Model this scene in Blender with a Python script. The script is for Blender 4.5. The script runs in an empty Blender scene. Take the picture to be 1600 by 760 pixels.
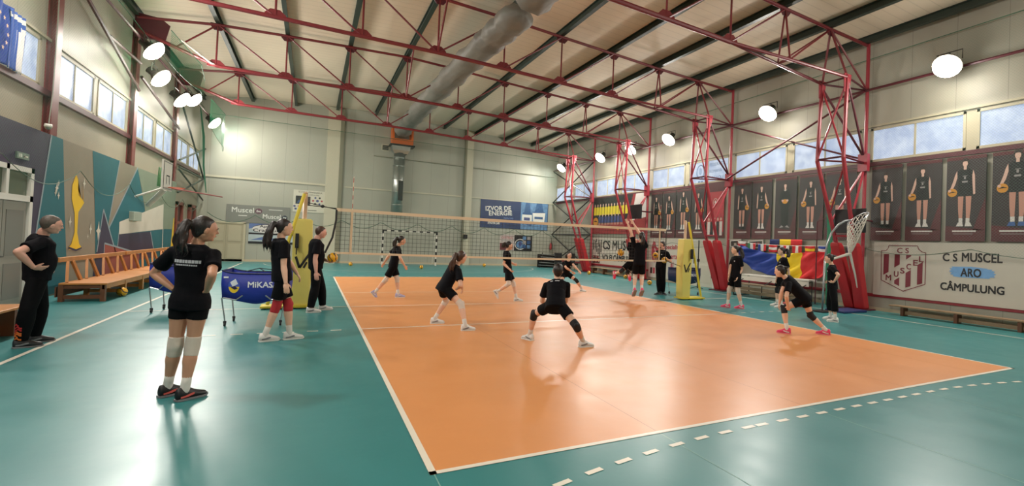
import bpy, bmesh, math, random
from mathutils import Vector, Matrix
from mathutils.bvhtree import BVHTree
random.seed(7)
S = bpy.context.scene
C = S.collection
V = Vector
PI = math.pi

# ------------------------------------------------------------------ camera
cam_d = bpy.data.cameras.new('camera')
cam = bpy.data.objects.new('camera', cam_d)
C.objects.link(cam)
_rt = V((0.88202624, -0.46945805, 0.04048266))
_up = V((-0.04400612, 0.00346921, 0.99902524))
_fw = V((0.46914088, 0.88294796, 0.01759909))
_m = Matrix((( _rt.x, _up.x, -_fw.x, -0.8078), (_rt.y, _up.y, -_fw.y, -3.5047), (_rt.z, _up.z, -_fw.z, 1.6675), (0, 0, 0, 1)))
cam.matrix_world = _m
cam_d.sensor_width = 36.0
cam_d.sensor_fit = 'HORIZONTAL'
cam_d.lens = 764.572 / 1600 * 36.0
cam_d.shift_x = -93.93 / 1600
cam_d.shift_y = -11.606 / 1600
cam_d.clip_start = 0.05
cam_d.clip_end = 200
S.camera = cam

# ------------------------------------------------------------------ world, exposure
w = bpy.data.worlds.new('sky'); S.world = w; w.use_nodes = True
bg = w.node_tree.nodes['Background']
bg.inputs[0].default_value = (0.72, 0.84, 1.0, 1); bg.inputs[1].default_value = 1.0
S.view_settings.view_transform = 'Standard'
S.view_settings.look = 'None'
S.view_settings.gamma = 1.0
S.view_settings.use_curve_mapping = False
S.view_settings.exposure = 0.0
LAMP_W = 225.0        # watts per hall floodlight
PANE_E = 0.74         # brightness of the daylight coming through the milky panes

# ------------------------------------------------------------------ room dimensions
XL, XR, YN, YF = -6.2, 14.7, -9.0, 28.4
FRAMES = [5.8, 11.45, 17.1, 22.75]
NX = [-6.1, -3.97, -1.9, 0.2, 2.3, 4.4, 6.45, 8.55, 10.6, 12.6, 14.4]      # truss panel points
NU = [8.45, 8.72, 8.82, 8.89, 8.95, 8.86, 8.73, 8.61, 8.49, 8.40, 8.33]    # upper chord heights
NL = [8.05, 7.30, 7.29, 7.28, 7.28, 7.23, 7.16, 7.08, 7.02, 6.92, 6.9]     # lower chord heights
def interp(x, t):
    for i in range(len(NX) - 1):
        if x <= NX[i+1] or i == len(NX) - 2:
            return t[i] + (t[i+1] - t[i]) * (x - NX[i]) / (NX[i+1] - NX[i])
def roof_z(x): return interp(x, NU) + 0.27

# ------------------------------------------------------------------ materials
def lin(c):
    if isinstance(c, str):
        c = c.lstrip('#'); c = tuple(int(c[i:i+2], 16) / 255 for i in (0, 2, 4))
    return tuple((v / 12.92 if v <= 0.04045 else ((v + 0.055) / 1.055) ** 2.4) for v in c)
_M = {}
def mat(name, col, rough=0.6, metal=0.0, var=0.0, vs=6.0, bump=0.0, bs=30.0, emit=0.0, spec=0.5):
    if name in _M: return _M[name]
    m = bpy.data.materials.new(name); m.use_nodes = True
    nt = m.node_tree; b = nt.nodes['Principled BSDF']
    c = lin(col)
    b.inputs['Base Color'].default_value = (*c, 1)
    b.inputs['Roughness'].default_value = rough
    b.inputs['Metallic'].default_value = metal
    b.inputs['Specular IOR Level'].default_value = spec
    if emit:
        b.inputs['Emission Color'].default_value = (*c, 1); b.inputs['Emission Strength'].default_value = emit
    tc = None
    if var or bump:
        tc = nt.nodes.new('ShaderNodeTexCoord')
    if var:
        n = nt.nodes.new('ShaderNodeTexNoise'); n.inputs['Scale'].default_value = vs; n.inputs['Detail'].default_value = 4
        nt.links.new(tc.outputs['Object'], n.inputs['Vector'])
        r = nt.nodes.new('ShaderNodeMapRange')
        r.inputs['From Min'].default_value = 0.25; r.inputs['From Max'].default_value = 0.75
        r.inputs['To Min'].default_value = 1 - var; r.inputs['To Max'].default_value = 1 + var
        nt.links.new(n.outputs['Fac'], r.inputs['Value'])
        h = nt.nodes.new('ShaderNodeHueSaturation'); h.inputs['Color'].default_value = (*c, 1)
        nt.links.new(r.outputs[0], h.inputs['Value'])
        nt.links.new(h.outputs[0], b.inputs['Base Color'])
    if bump:
        n = nt.nodes.new('ShaderNodeTexNoise'); n.inputs['Scale'].default_value = bs; n.inputs['Detail'].default_value = 3
        nt.links.new(tc.outputs['Object'], n.inputs['Vector'])
        bp = nt.nodes.new('ShaderNodeBump'); bp.inputs['Strength'].default_value = bump; bp.inputs['Distance'].default_value = 0.02
        nt.links.new(n.outputs['Fac'], bp.inputs['Height'])
        nt.links.new(bp.outputs[0], b.inputs['Normal'])
    _M[name] = m
    return m

def panel_mat(name, col, axis, period, rough=0.45, dark=0.78, var=0.04, width=0.012):
    """sheet-metal cladding: a thin groove every <period> metres along one axis"""
    m = mat(name, col, rough, 0.0, var, 0.5)
    nt = m.node_tree; b = nt.nodes['Principled BSDF']
    hs = [n for n in nt.nodes if n.type == 'HUE_SAT'][0]
    g = nt.nodes.new('ShaderNodeNewGeometry')
    sx = nt.nodes.new('ShaderNodeSeparateXYZ'); nt.links.new(g.outputs['Position'], sx.inputs[0])
    md = nt.nodes.new('ShaderNodeMath'); md.operation = 'FLOORED_MODULO'; md.inputs[1].default_value = period
    nt.links.new(sx.outputs[axis], md.inputs[0])
    lt = nt.nodes.new('ShaderNodeMath'); lt.operation = 'LESS_THAN'; lt.inputs[1].default_value = width
    nt.links.new(md.outputs[0], lt.inputs[0])
    mx = nt.nodes.new('ShaderNodeMix'); mx.data_type = 'RGBA'
    nt.links.new(lt.outputs[0], mx.inputs['Factor'])
    nt.links.new(hs.outputs[0], mx.inputs['A'])
    c = lin(col); mx.inputs['B'].default_value = (c[0]*dark*dark, c[1]*dark*dark, c[2]*dark*dark, 1)
    nt.links.new(mx.outputs['Result'], b.inputs['Base Color'])
    return m

def net_mat(name, col, cell, thick, diag=True, ax=(1, 2)):
    """knotted netting: opaque strings, nothing between them"""
    m = bpy.data.materials.new(name); m.use_nodes = True; nt = m.node_tree
    for n in list(nt.nodes): nt.nodes.remove(n)
    out = nt.nodes.new('ShaderNodeOutputMaterial'); mix = nt.nodes.new('ShaderNodeMixShader')
    tr = nt.nodes.new('ShaderNodeBsdfTransparent'); pb = nt.nodes.new('ShaderNodeBsdfPrincipled')
    pb.inputs['Base Color'].default_value = (*lin(col), 1); pb.inputs['Roughness'].default_value = 0.4
    uv = nt.nodes.new('ShaderNodeUVMap')
    sp = nt.nodes.new('ShaderNodeSeparateXYZ'); nt.links.new(uv.outputs[0], sp.inputs[0])
    def math_(op, a, b=None):
        n = nt.nodes.new('ShaderNodeMath'); n.operation = op
        for i, q in enumerate((a, b)):
            if q is None: continue
            if isinstance(q, (int, float)): n.inputs[i].default_value = q
            else: nt.links.new(q, n.inputs[i])
        return n.outputs[0]
    u, v = sp.outputs[0], sp.outputs[1]
    if diag: u, v = math_('ADD', u, v), math_('SUBTRACT', u, v)
    a = math_('LESS_THAN', math_('FLOORED_MODULO', u, cell), thick)
    b = math_('LESS_THAN', math_('FLOORED_MODULO', v, cell), thick)
    f = math_('MAXIMUM', a, b)
    nt.links.new(f, mix.inputs[0]); nt.links.new(tr.outputs[0], mix.inputs[1]); nt.links.new(pb.outputs[0], mix.inputs[2])
    nt.links.new(mix.outputs[0], out.inputs[0])
    return m

def hair_mat(name, col):
    m = mat(name, col, .45, var=.25, vs=30, bump=.25, bs=1.0); nt = m.node_tree
    tc = [n for n in nt.nodes if n.type == 'TEX_COORD'][0]
    mp = nt.nodes.new('ShaderNodeMapping'); mp.inputs['Scale'].default_value = (110, 110, 9)
    nt.links.new(tc.outputs['Object'], mp.inputs['Vector'])
    for n in nt.nodes:
        if n.type == 'TEX_NOISE':
            nt.links.new(mp.outputs[0], n.inputs['Vector']); n.inputs['Scale'].default_value = 1.0
    return m

def floor_mat(name, col, rough, var=0.05, bump=0.03):
    m = mat(name, col, rough, 0, var, 0.9)
    nt = m.node_tree; b = nt.nodes['Principled BSDF']
    tc = [n for n in nt.nodes if n.type == 'TEX_COORD'][0]
    n = nt.nodes.new('ShaderNodeTexNoise'); n.inputs['Scale'].default_value = 2.2; n.inputs['Detail'].default_value = 6
    nt.links.new(tc.outputs['Object'], n.inputs['Vector'])
    r = nt.nodes.new('ShaderNodeMapRange'); r.inputs['To Min'].default_value = rough * 0.8; r.inputs['To Max'].default_value = rough * 1.25
    nt.links.new(n.outputs['Fac'], r.inputs['Value']); nt.links.new(r.outputs[0], b.inputs['Roughness'])
    n2 = nt.nodes.new('ShaderNodeTexNoise'); n2.inputs['Scale'].default_value = 5; n2.inputs['Detail'].default_value = 2
    nt.links.new(tc.outputs['Object'], n2.inputs['Vector'])
    bp = nt.nodes.new('ShaderNodeBump'); bp.inputs['Strength'].default_value = bump; bp.inputs['Distance'].default_value = 0.05
    nt.links.new(n2.outputs['Fac'], bp.inputs['Height']); nt.links.new(bp.outputs[0], b.inputs['Normal'])
    return m

# ------------------------------------------------------------------ mesh helpers
def frame_of(d):
    d = V(d).normalized(); h = V((0, 0, 1)) if abs(d.z) < 0.9 else V((0, 1, 0))
    a = d.cross(h).normalized(); b = a.cross(d).normalized()
    return a, b
class MB:
    def __init__(s): s.v = []; s.f = []; s.m = []; s.mats = []; s.cm = 0
    def mt(s, m):
        if m not in s.mats: s.mats.append(m)
        s.cm = s.mats.index(m); return s
    def add(s, vs, fs):
        o = len(s.v); s.v += [tuple(p) for p in vs]
        for f in fs: s.f.append(tuple(i + o for i in f)); s.m.append(s.cm)
        return s
    def box(s, c, d, rz=0.0, M=None):
        x, y, z = d[0] / 2, d[1] / 2, d[2] / 2
        R = M if M is not None else Matrix.Rotation(rz, 3, 'Z')
        vs = [V(c) + R @ V((a * x, b * y, e * z)) for a in (-1, 1) for b in (-1, 1) for e in (-1, 1)]
        return s.add(vs, [(0, 1, 3, 2), (4, 6, 7, 5), (0, 4, 5, 1), (2, 3, 7, 6), (0, 2, 6, 4), (1, 5, 7, 3)])
    def bx(s, x0, x1, y0, y1, z0, z1): return s.box(((x0+x1)/2, (y0+y1)/2, (z0+z1)/2), (abs(x1-x0), abs(y1-y0), abs(z1-z0)))
    def bar(s, p, q, wd, ht, up=(0, 0, 1)):
        p, q = V(p), V(q); d = (q - p); L = d.length; d.normalize()
        a = d.cross(V(up)); a = a.normalized() if a.length > 1e-4 else V((1, 0, 0)); b = a.cross(d)
        M = Matrix((a, d, b)).transposed()
        return s.box((p + q) / 2, (wd, L, ht), M=M)
    def tube(s, pts, r, n=8, closed=False, cap=True):
        pts = [V(p) for p in pts]; k = len(pts); rs = r if isinstance(r, (list, tuple)) else [r] * k
        vs = []; ref = None
        for i, p in enumerate(pts):
            if closed: d = pts[(i+1) % k] - pts[i-1]
            else: d = pts[min(i+1, k-1)] - pts[max(i-1, 0)]
            d.normalize()
            if ref is None: a = frame_of(d)[0]; b = d.cross(a)
            else:
                a = (ref - d * ref.dot(d)); a = a.normalized() if a.length > 1e-5 else frame_of(d)[0]; b = d.cross(a)
            ref = a
            for j in range(n):
                t = 2 * PI * j / n; vs.append(p + a * math.cos(t) * rs[i] + b * math.sin(t) * rs[i])
        fs = []
        for i in range(k if closed else k - 1):
            for j in range(n):
                fs.append((i*n + j, i*n + (j+1) % n, ((i+1) % k)*n + (j+1) % n, ((i+1) % k)*n + j))
        if cap and not closed:
            fs.append(tuple(range(n))[::-1]); fs.append(tuple((k-1)*n + j for j in range(n)))
        return s.add(vs, fs)
    def rings(s, rings, cap=True):
        n = len(rings[0]); vs = [p for r in rings for p in r]; fs = []
        for i in range(len(rings) - 1):
            for j in range(n): fs.append((i*n+j, i*n+(j+1) % n, (i+1)*n+(j+1) % n, (i+1)*n+j))
        if cap:
            fs.append(tuple(range(n))[::-1]); k = len(rings) - 1; fs.append(tuple(k*n+j for j in range(n)))
        return s.add(vs, fs)
    def lathe(s, base, prof, axis=(0, 0, 1), n=20):
        ax = V(axis).normalized(); a, b = frame_of(ax)
        return s.rings([[V(base) + ax * h + (a * math.cos(2*PI*j/n) + b * math.sin(2*PI*j/n)) * max(r, 1e-4) for j in range(n)] for r, h in prof])
    def ell(s, c, axes, n=16, k=10):
        """ellipsoid; axes = three vectors"""
        c = V(c); X, Y, Z = [V(a) for a in axes]
        rg = []
        for i in range(k + 1):
            t = PI * (i / k); sr = max(math.sin(t), 0.02); cz = -math.cos(t)
            rg.append([c + X * sr * math.cos(2*PI*j/n) + Y * sr * math.sin(2*PI*j/n) + Z * cz for j in range(n)])
        return s.rings(rg)
    def sph(s, c, r, n=16, k=10): return s.ell(c, ((r, 0, 0), (0, r, 0), (0, 0, r)), n, k)
    def prism(s, pts, off):
        """flat outline given thickness"""
        pts = [V(p) for p in pts]; o = V(off); n = len(pts)
        fs = [tuple(range(n))[::-1], tuple(n + i for i in range(n))] + [(i, (i+1) % n, n + (i+1) % n, n + i) for i in range(n)]
        return s.add(pts + [p + o for p in pts], fs)
    def quad(s, a, b, c, d): return s.add([a, b, c, d], [(0, 1, 2, 3)])
    def build(s, name, m=None, parent=None, smooth=False, bevel=0.0, fix=True):
        me = bpy.data.meshes.new(name)
        org = parent_origin(parent)
        me.from_pydata([tuple(V(p) - org) for p in s.v], [], s.f)
        mats = s.mats if s.mats else [m]
        for q in mats: me.materials.append(q)
        if s.mats: me.polygons.foreach_set('material_index', s.m)
        if fix:
            bm = bmesh.new(); bm.from_mesh(me); bmesh.ops.recalc_face_normals(bm, faces=bm.faces[:]); bm.to_mesh(me); bm.free()
        if smooth: me.polygons.foreach_set('use_smooth', [True] * len(me.polygons))
        me.update()
        o = bpy.data.objects.new(name, me); C.objects.link(o)
        if parent is not None: o.parent = parent
        if bevel:
            bv = o.modifiers.new('bevel', 'BEVEL'); bv.width = bevel; bv.segments = 2; bv.limit_method = 'ANGLE'
        return o
def parent_origin(p):
    o = V((0, 0, 0))
    while p is not None: o = o + p.location; p = p.parent
    return o
def thing(name, label, cat, loc=(0, 0, 0), group=None):
    o = bpy.data.objects.new(name, None); C.objects.link(o); o.location = loc
    o.empty_display_size = 0.1
    o['label'] = label; o['category'] = cat
    if group: o['group'] = group
    return o
def tag(o, label, cat, group=None, kind=None):
    if label: o['label'] = label
    if cat: o['category'] = cat
    if group: o['group'] = group
    if kind: o['kind'] = kind
    return o
def struct(o): o['kind'] = 'structure'; return o
def copy_tree(o, parent=None, loc=None):
    c = o.copy(); C.objects.link(c)
    if parent is not None: c.parent = parent
    if loc is not None: c.location = loc
    for ch in list(o.children): copy_tree(ch, c)
    return c

# flat print on a plane: (u, v) metres, layers 1.5 mm apart
class Sheet:
    def __init__(s, mb, org, u, v, n):
        s.mb = mb; s.o = V(org); s.u = V(u); s.v = V(v); s.n = V(n)
        s.flat = True
    def P(s, u, v, L): return s.o + s.u * u + s.v * v + s.n * (0.0016 * L)
    def poly(s, pts, m, L=1):
        s.mb.mt(m); s.mb.add([s.P(a, b, L) for a, b in pts], [tuple(range(len(pts)))]); return s
    def rect(s, u0, v0, u1, v1, m, L=1): return s.poly([(u0, v0), (u1, v0), (u1, v1), (u0, v1)], m, L)
    def disc(s, u, v, ru, rv, m, L=1, n=20, a0=0, a1=2*PI):
        return s.poly([(u + ru*math.cos(a0 + (a1-a0)*i/n), v + rv*math.sin(a0 + (a1-a0)*i/n)) for i in range(n if a1-a0 > 6 else n+1)], m, L)
    def ring(s, u, v, ru, rv, t, m, L=1, n=24):
        s.mb.mt(m)
        o = [s.P(u + ru*math.cos(2*PI*i/n), v + rv*math.sin(2*PI*i/n), L) for i in range(n)]
        q = [s.P(u + (ru-t)*math.cos(2*PI*i/n), v + (rv-t)*math.sin(2*PI*i/n), L) for i in range(n)]
        s.mb.add(o + q, [(i, (i+1) % n, n + (i+1) % n, n + i) for i in range(n)]); return s
    def line(s, pts, wd, m, L=1):
        for (a, b), (c, d) in zip(pts[:-1], pts[1:]):
            l = math.hypot(c-a, d-b) or 1; nx, ny = -(d-b)/l*wd/2, (c-a)/l*wd/2
            s.poly([(a+nx, b+ny), (a-nx, b-ny), (c-nx, d-ny), (c+nx, d+ny)], m, L)
        return s
    def text(s, txt, u0, v0, u1, v1, m, L=1, bold=0.0, rot=0.0, shear=0.0):
        vs, fs = text_geo(txt, shear)
        xs = [p[0] for p in vs]; ys = [p[1] for p in vs]
        x0, x1, y0, y1 = min(xs), max(xs), min(ys), max(ys)
        s.mb.mt(m); cu, cv = (u0+u1)/2, (v0+v1)/2; cr, sr = math.cos(rot), math.sin(rot)
        e = (v1 - v0) * bold * 1.6
        for k, (dx, dy) in enumerate(((0, 0),) if not bold else ((-e, -e), (e, -e), (e, e), (-e, e), (0, 0))):
            out = []
            for x, y in vs:
                a = (x - x0) / (x1 - x0) * (u1 - u0) - (u1-u0)/2 + dx; b = (y - y0) / (y1 - y0) * (v1 - v0) - (v1-v0)/2 + dy
                out.append(s.P(cu + a*cr - b*sr, cv + a*sr + b*cr, L + k*.12))
            s.mb.add(out, fs)
        return s
_TX = {}
def text_geo(txt, shear=0.0):
    k = (txt, shear)
    if k in _TX: return _TX[k]
    cu = bpy.data.curves.new('t', 'FONT'); cu.body = txt; cu.resolution_u = 3; cu.shear = shear; cu.fill_mode = 'FRONT'
    o = bpy.data.objects.new('t', cu); C.objects.link(o)
    dg = bpy.context.evaluated_depsgraph_get(); me = bpy.data.meshes.new_from_object(o.evaluated_get(dg))
    vs = [(v.co.x, v.co.y) for v in me.vertices]; fs = [tuple(p.vertices) for p in me.polygons]
    bpy.data.objects.remove(o); bpy.data.curves.remove(cu); bpy.data.meshes.remove(me)
    _TX[k] = (vs, fs); return _TX[k]
# ------------------------------------------------------------------ colours
m_teal = floor_mat('teal_vinyl', '#2f797a', 0.34)
m_orange = floor_mat('orange_vinyl', '#d58e55', 0.34)
m_line = mat('white_floor_line', '#ded6c6', 0.35)
m_seam = mat('floor_seam', '#23504e', 0.4)
m_wallfar = panel_mat('cream_cladding_far', '#9f9f90', 0, 1.15)
m_wallside = panel_mat('cream_cladding_side', '#a49f90', 1, 1.15)
m_walllow = mat('painted_side_wall', '#9c9380', 0.6, var=0.06, vs=1.0)
m_ceil = panel_mat('roof_sheet', '#dac9b2', 1, 0.33, rough=0.6, dark=0.93, width=0.03)
m_red = mat('red_steel_paint', '#74282d', 0.35, var=0.08, vs=3)
m_redd = mat('dark_red_steel_paint', '#54202a', 0.4, var=0.08, vs=3)
m_green = mat('dark_green_steel_paint', '#26332a', 0.45)
m_blackst = mat('black_steel', '#1b1c1b', 0.4)
m_trim = mat('cream_trim', '#b7b29b', 0.45)
m_white = mat('white_paint', '#d8d5cc', 0.5)
m_frame = mat('window_frame_paint', '#b0a78e', 0.5)
m_red_rail = mat('red_rail_paint', '#8e2730', 0.5)
m_wood = mat('varnished_pine', '#b8793c', 0.4, var=0.15, vs=4)
m_woodd = mat('brown_wood', '#6b4027', 0.45, var=0.15, vs=4)

# ------------------------------------------------------------------ floor with painted courts, one object
fb = MB(); fl = Sheet(fb, (0, 0, 0), (1, 0, 0), (0, 1, 0), (0, 0, 1))
fb.mt(m_teal).bx(XL - 0.2, XR + 0.2, YN - 0.2, YF + 0.2, -0.2, 0)
fl.rect(0, 0, 9, 18, m_orange, 1)
W = 0.05
for r in ((0, 0, 9, W), (0, 18-W, 9, 18), (0, 0, W, 18), (9-W, 0, 9, 18), (W, 6-W, 9-W, 6), (W, 12, 9-W, 12+W), (W, 9-W/2, 9-W, 9+W/2)):
    fl.rect(*r, m_line, 2)
for r in ((-3.98, -9.2, -3.92, 27.2), (12.98, -9.0, 13.03, 27.2), (-3.98, 27.17, 13.03, 27.22), (-3.92, 9.0, 0, 9.05), (9, 9.0, 12.98, 9.05)):
    fl.rect(*r, m_line, 2)
for i in range(6):                       # attack line carried on outside the court in dashes
    fl.rect(-0.45 - i*0.36, 5.93, -0.28 - i*0.36, 5.98, m_line, 2); fl.rect(9.15 + i*0.36, 5.99, 9.32 + i*0.36, 6.04, m_line, 2)
def arc(cx, cy, r, a0, a1, dash, up):
    n = max(1, int(abs(a1 - a0) * r / 0.3))
    for i in range(n):
        b0 = a0 + (a1-a0) * i / n; b1 = a0 + (a1-a0) * (i + (0.5 if dash else 1.0)) / n
        p = []
        for rr in (r - 0.025, r + 0.025):
            p.append([(cx + rr*math.cos(b), cy + rr*math.sin(b)*up) for b in (b0, b1)])
        fl.poly([p[0][0], p[0][1], p[1][1], p[1][0]], m_line, 2)
for cy, up in ((-9.2, 1), (27.2, -1)):
    arc(6.05, cy, 9.0, PI/2, 0.62, True, up); arc(3.0, cy, 9.0, PI/2, PI-0.62, True, up)
    arc(6.05, cy, 6.0, PI/2, 0.1, False, up); arc(3.0, cy, 6.0, PI/2, PI-0.1, False, up)
    for i in range(10): fl.rect(3.03 + i*0.3, cy + 9.0*up - 0.025, 3.18 + i*0.3, cy + 9.0*up + 0.025, m_line, 2)
    fl.rect(3.0, cy + 6.0*up - 0.025, 6.05, cy + 6.0*up + 0.025, m_line, 2)
m_seam_o = mat('orange_floor_seam', '#a5683a', 0.4)
m_seam_l = mat('pale_floor_seam', '#7ba79c', 0.4)
for sx in (-5.97, -3.97, -1.97, 0.03, 2.03, 4.03, 6.03, 8.03, 10.03, 12.03, 14.03):
    if sx != -3.97: fl.rect(sx-0.004, YN, sx+0.004, 0, m_seam_l, 1)
    if 0.1 < sx < 9: fl.rect(sx-0.003, 0.06, sx+0.003, 5.9, m_seam_o, 1.5)
fl_o = struct(fb.build('floor', fix=False))

# ------------------------------------------------------------------ walls with real window openings
WB, WT = 4.64, 5.70       # window band
bays = [(-9.0, -5.5), (-5.5, 0.15), (0.15, 5.8), (5.8, 11.45), (11.45, 17.1), (17.1, 22.75), (22.75, 28.4)]
def side_wall(name, xi, xo):
    b = MB(); b.mt(m_wallside if xi > 0 else m_walllow)
    lo, hi = min(xi, xo), max(xi, xo)
    b.bx(lo, hi, YN, YF, 0, WB)
    b.mt(m_wallside); b.bx(lo, hi, YN, YF, WT, 9.4)
    for y0, y1 in bays:
        e0, e1 = (0.5, 0.1) if xi < 0 else (0.25, 0.05)
        b.bx(lo, hi, y0, y0 + e0, WB, WT); b.bx(lo, hi, y1 - e1, y1, WB, WT)
    return struct(b.build(name))
side_wall('wall_left', XL, XL - 0.2); side_wall('wall_right', XR, XR + 0.2)
b = MB().mt(m_wallfar); b.bx(XL - 0.2, XR + 0.2, YF, YF + 0.2, 0, 9.5); struct(b.build('wall_far'))
b = MB().mt(m_wallfar); b.bx(XL - 0.2, XR + 0.2, YN - 0.2, YN, 0, 9.5); struct(b.build('wall_near'))
b = MB().mt(m_ceil)
rx = [XL - 0.2, -3.97, 2.3, 8.55, XR + 0.2]
b.prism([(x, YN - 0.2, roof_z(x)) for x in rx] + [(x, YN - 0.2, roof_z(x) + 0.15) for x in rx[::-1]], (0, YF - YN + 0.4, 0))
struct(b.build('ceiling'))

# milky polycarbonate panes: daylight from outside
def pane_mat():
    m = bpy.data.materials.new('milky_pane'); m.use_nodes = True; nt = m.node_tree; b = nt.nodes['Principled BSDF']
    b.inputs['Base Color'].default_value = (0.16, 0.18, 0.22, 1); b.inputs['Roughness'].default_value = 0.3
    g = nt.nodes.new('ShaderNodeNewGeometry')
    n = nt.nodes.new('ShaderNodeTexNoise'); n.inputs['Scale'].default_value = 3.5; n.inputs['Detail'].default_value = 5
    nt.links.new(g.outputs['Position'], n.inputs['Vector'])
    cr = nt.nodes.new('ShaderNodeValToRGB'); cr.color_ramp.elements[0].position = 0.35; cr.color_ramp.elements[1].position = 0.7
    cr.color_ramp.elements[0].color = (*lin('#a9bde0'), 1); cr.color_ramp.elements[1].color = (*lin('#dbe8fb'), 1)
    nt.links.new(n.outputs['Fac'], cr.inputs[0]); nt.links.new(cr.outputs[0], b.inputs['Emission Color'])
    b.inputs['Emission Strength'].default_value = PANE_E
    return m
m_pane = pane_mat()
wn = 0
for side, X in (('left', XL), ('right', XR)):
    inn = 1 if side == 'left' else -1
    for (y0, y1) in bays:
        a, c = (y0 + 0.5, y1 - 0.1) if side == 'left' else (y0 + 0.25, y1 - 0.05)
        mid = (a + c) / 2; gp = 0.12
        for (p, q) in ((a, mid - gp), (mid + gp, c)):
            wn += 1
            f = MB().mt(m_frame); t = 0.07; x0, x1 = X - inn * 0.06, X + inn * 0.015
            f.bx(x0, x1, p, q, WB, WB + t); f.bx(x0, x1, p, q, WT - t, WT)
            f.bx(x0, x1, p, p + t, WB, WT); f.bx(x0, x1, q - t, q, WB, WT)
            f.bx(x0, X + inn * 0.005, (p+q)/2 - 0.025, (p+q)/2 + 0.025, WB, WT)
            o = struct(f.build('window_%d' % wn))
            g = MB().mt(m_pane); g.bx(X - inn * 0.04, X - inn * 0.02, p + 0.03, q - 0.03, WB + 0.03, WT - 0.03); g.build('pane', parent=o)
        m_ = MB().mt(m_frame); m_.bx(X - inn*0.18, X + inn*0.0, mid - gp, mid + gp, WB, WT); struct(m_.build('trim_%d' % (20 + wn)))

# trims: sill rails, far-wall rails, base boards, far-wall posts
tn = [0]
def trim(mb, m=None):
    tn[0] += 1; return struct(mb.build('trim_%d' % tn[0], m))
b = MB(); b.bx(XL, XL + 0.09, YN, YF, 4.49, 4.62); trim(b, m_redd)
b = MB(); b.bx(XR - 0.06, XR, YN, YF, 4.5, 4.62); trim(b, m_redd)
b = MB(); b.bx(XR - 0.05, XR, YN, YF, 0.42, 0.52); trim(b, m_red_rail)
b = MB(); b.bx(XR - 0.04, XR, YN, YF, 5.74, 5.80); trim(b, m_frame)
b = MB(); b.bx(XL, XL + 0.04, YN, YF, 5.74, 5.80); trim(b, m_frame)
b = MB(); b.bx(XL, -0.25, YF - 0.05, YF, 4.47, 4.58); trim(b, m_trim)
b = MB(); b.bx(0.75, 7.9, YF - 0.05, YF, 4.47, 4.55); trim(b, m_trim)
b = MB(); b.bx(8.4, XR, YF - 0.05, YF, 4.47, 4.53); trim(b, m_trim)
for x0, x1, m in ((-0.25, 0.42, m_trim), (0.42, 0.62, mat('dark_olive_trim', '#77745f', 0.5)), (8.0, 8.42, m_trim), (7.88, 8.0, mat('dark_olive_trim', '#77745f', 0.5))):
    b = MB(); b.bx(x0, x1, YF - 0.16, YF, 0, 9.1); trim(b, m)
b = MB(); b.tube([(2.3, YF - 0.12, 6.55), (14.4, YF - 0.12, 6.42)], 0.035, 8); trim(b, mat('grey_pipe', '#8c8b7a', 0.4))
m_base = mat('pale_base_board', '#b7a88c', 0.5)
b = MB(); b.bx(XR - 0.03, XR, YN, YF, 0, 0.1); struct(b.build('baseboard_right', m_base))
b = MB(); b.bx(XL, XL + 0.03, 11.2, YF, 0, 0.1); struct(b.build('baseboard_left', m_base))
b = MB(); b.bx(XL, XR, YF - 0.03, YF, 0, 0.12); struct(b.build('baseboard_far', m_base))

# ------------------------------------------------------------------ mural on the left wall
mc = {k: mat('mural_' + k, c, 0.6, var=0.05, vs=2) for k, c in dict(purple='#352c44', teal='#17606a', taupe='#8d8270', white='#cfc8b8', yellow='#e3b818', red='#93483c', edge='#8d9aa0', sage='#7f8a76').items()}
b = MB(); KM = 0.9776
sh = Sheet(b, (XL + 0.17, -3.5047 * (1 - KM), 1.6675 * (1 - KM)), (0, KM, 0), (0, 0, KM), (1, 0, 0))
b.mt(mc['taupe']); b.bx(XL, XL + 0.168, YN, 23.0, 0.0, 3.635)
sh.poly([(-9, .0), (11.25, .0), (11.5, 1.48), (11.94, 3.68), (-9, 3.68)], mc['purple'])
sh.line([(11.22, 0), (11.5, 1.48), (11.94, 3.68)], 0.06, mc['edge'], 3)
sh.poly([(11.25, 0), (13.25, 0), (12.84, 1.97), (12.53, 3.68), (11.94, 3.68), (11.5, 1.48)], mc['teal'])
sh.poly([(14.31, 3.68), (16.43, 3.68), (15.84, 1.9), (15.4, 0.5), (14.95, 0.5), (14.8, 1.6), (14.55, 2.75)], mc['teal'])
sh.line([(16.43, 3.68), (15.84, 1.9)], 0.06, mc['edge'], 3)
sh.poly([(18.19, 3.68), (15.9, 1.62), (15.6, 0.0), (23.4, 0), (23.22, 1.62), (19.6, 1.6), (19.2, 2.4)], mc['teal'])
sh.line([(18.19, 3.68), (15.84, 1.6)], 0.07, mc['edge'], 3)
sh.poly([(19.2, 2.5), (18.19, 3.68), (23.6, 3.68), (23.6, 1.62), (19.6, 1.6)], mc['sage'], 1.5)
sh.poly([(16.7, 1.79), (21.7, 2.62), (21.81, 1.61), (16.71, 1.40)], mc['white'], 3)
sh.poly([(16.71, 1.40), (20.1, 1.5), (20.9, 0.5), (16.6, 0.5)], mc['purple'], 2.4)
sh.line([(20.1, 1.5), (20.95, 0.4)], 0.06, mc['edge'], 3)
sh.line([(21.8, 1.62), (21.9, 0.3)], 0.09, mc['white'], 3)
sh.line([(16.71, 1.45), (16.6, 0.6)], 0.06, mc['edge'], 3)
sh.poly([(15.32, 2.13), (16.6, 0.75), (16.7, 0.2), (14.8, 0.2), (14.95, 0.82)], mc['purple'], 3)
sh.line([(15.0, 0.9), (15.32, 2.13), (16.55, 0.8)], 0.06, mc['edge'], 4)
sh.poly([(15.54, 1.14), (18.9, 0.72), (18.9, 0.2), (15.5, 0.2)], mc['red'], 4)
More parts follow.
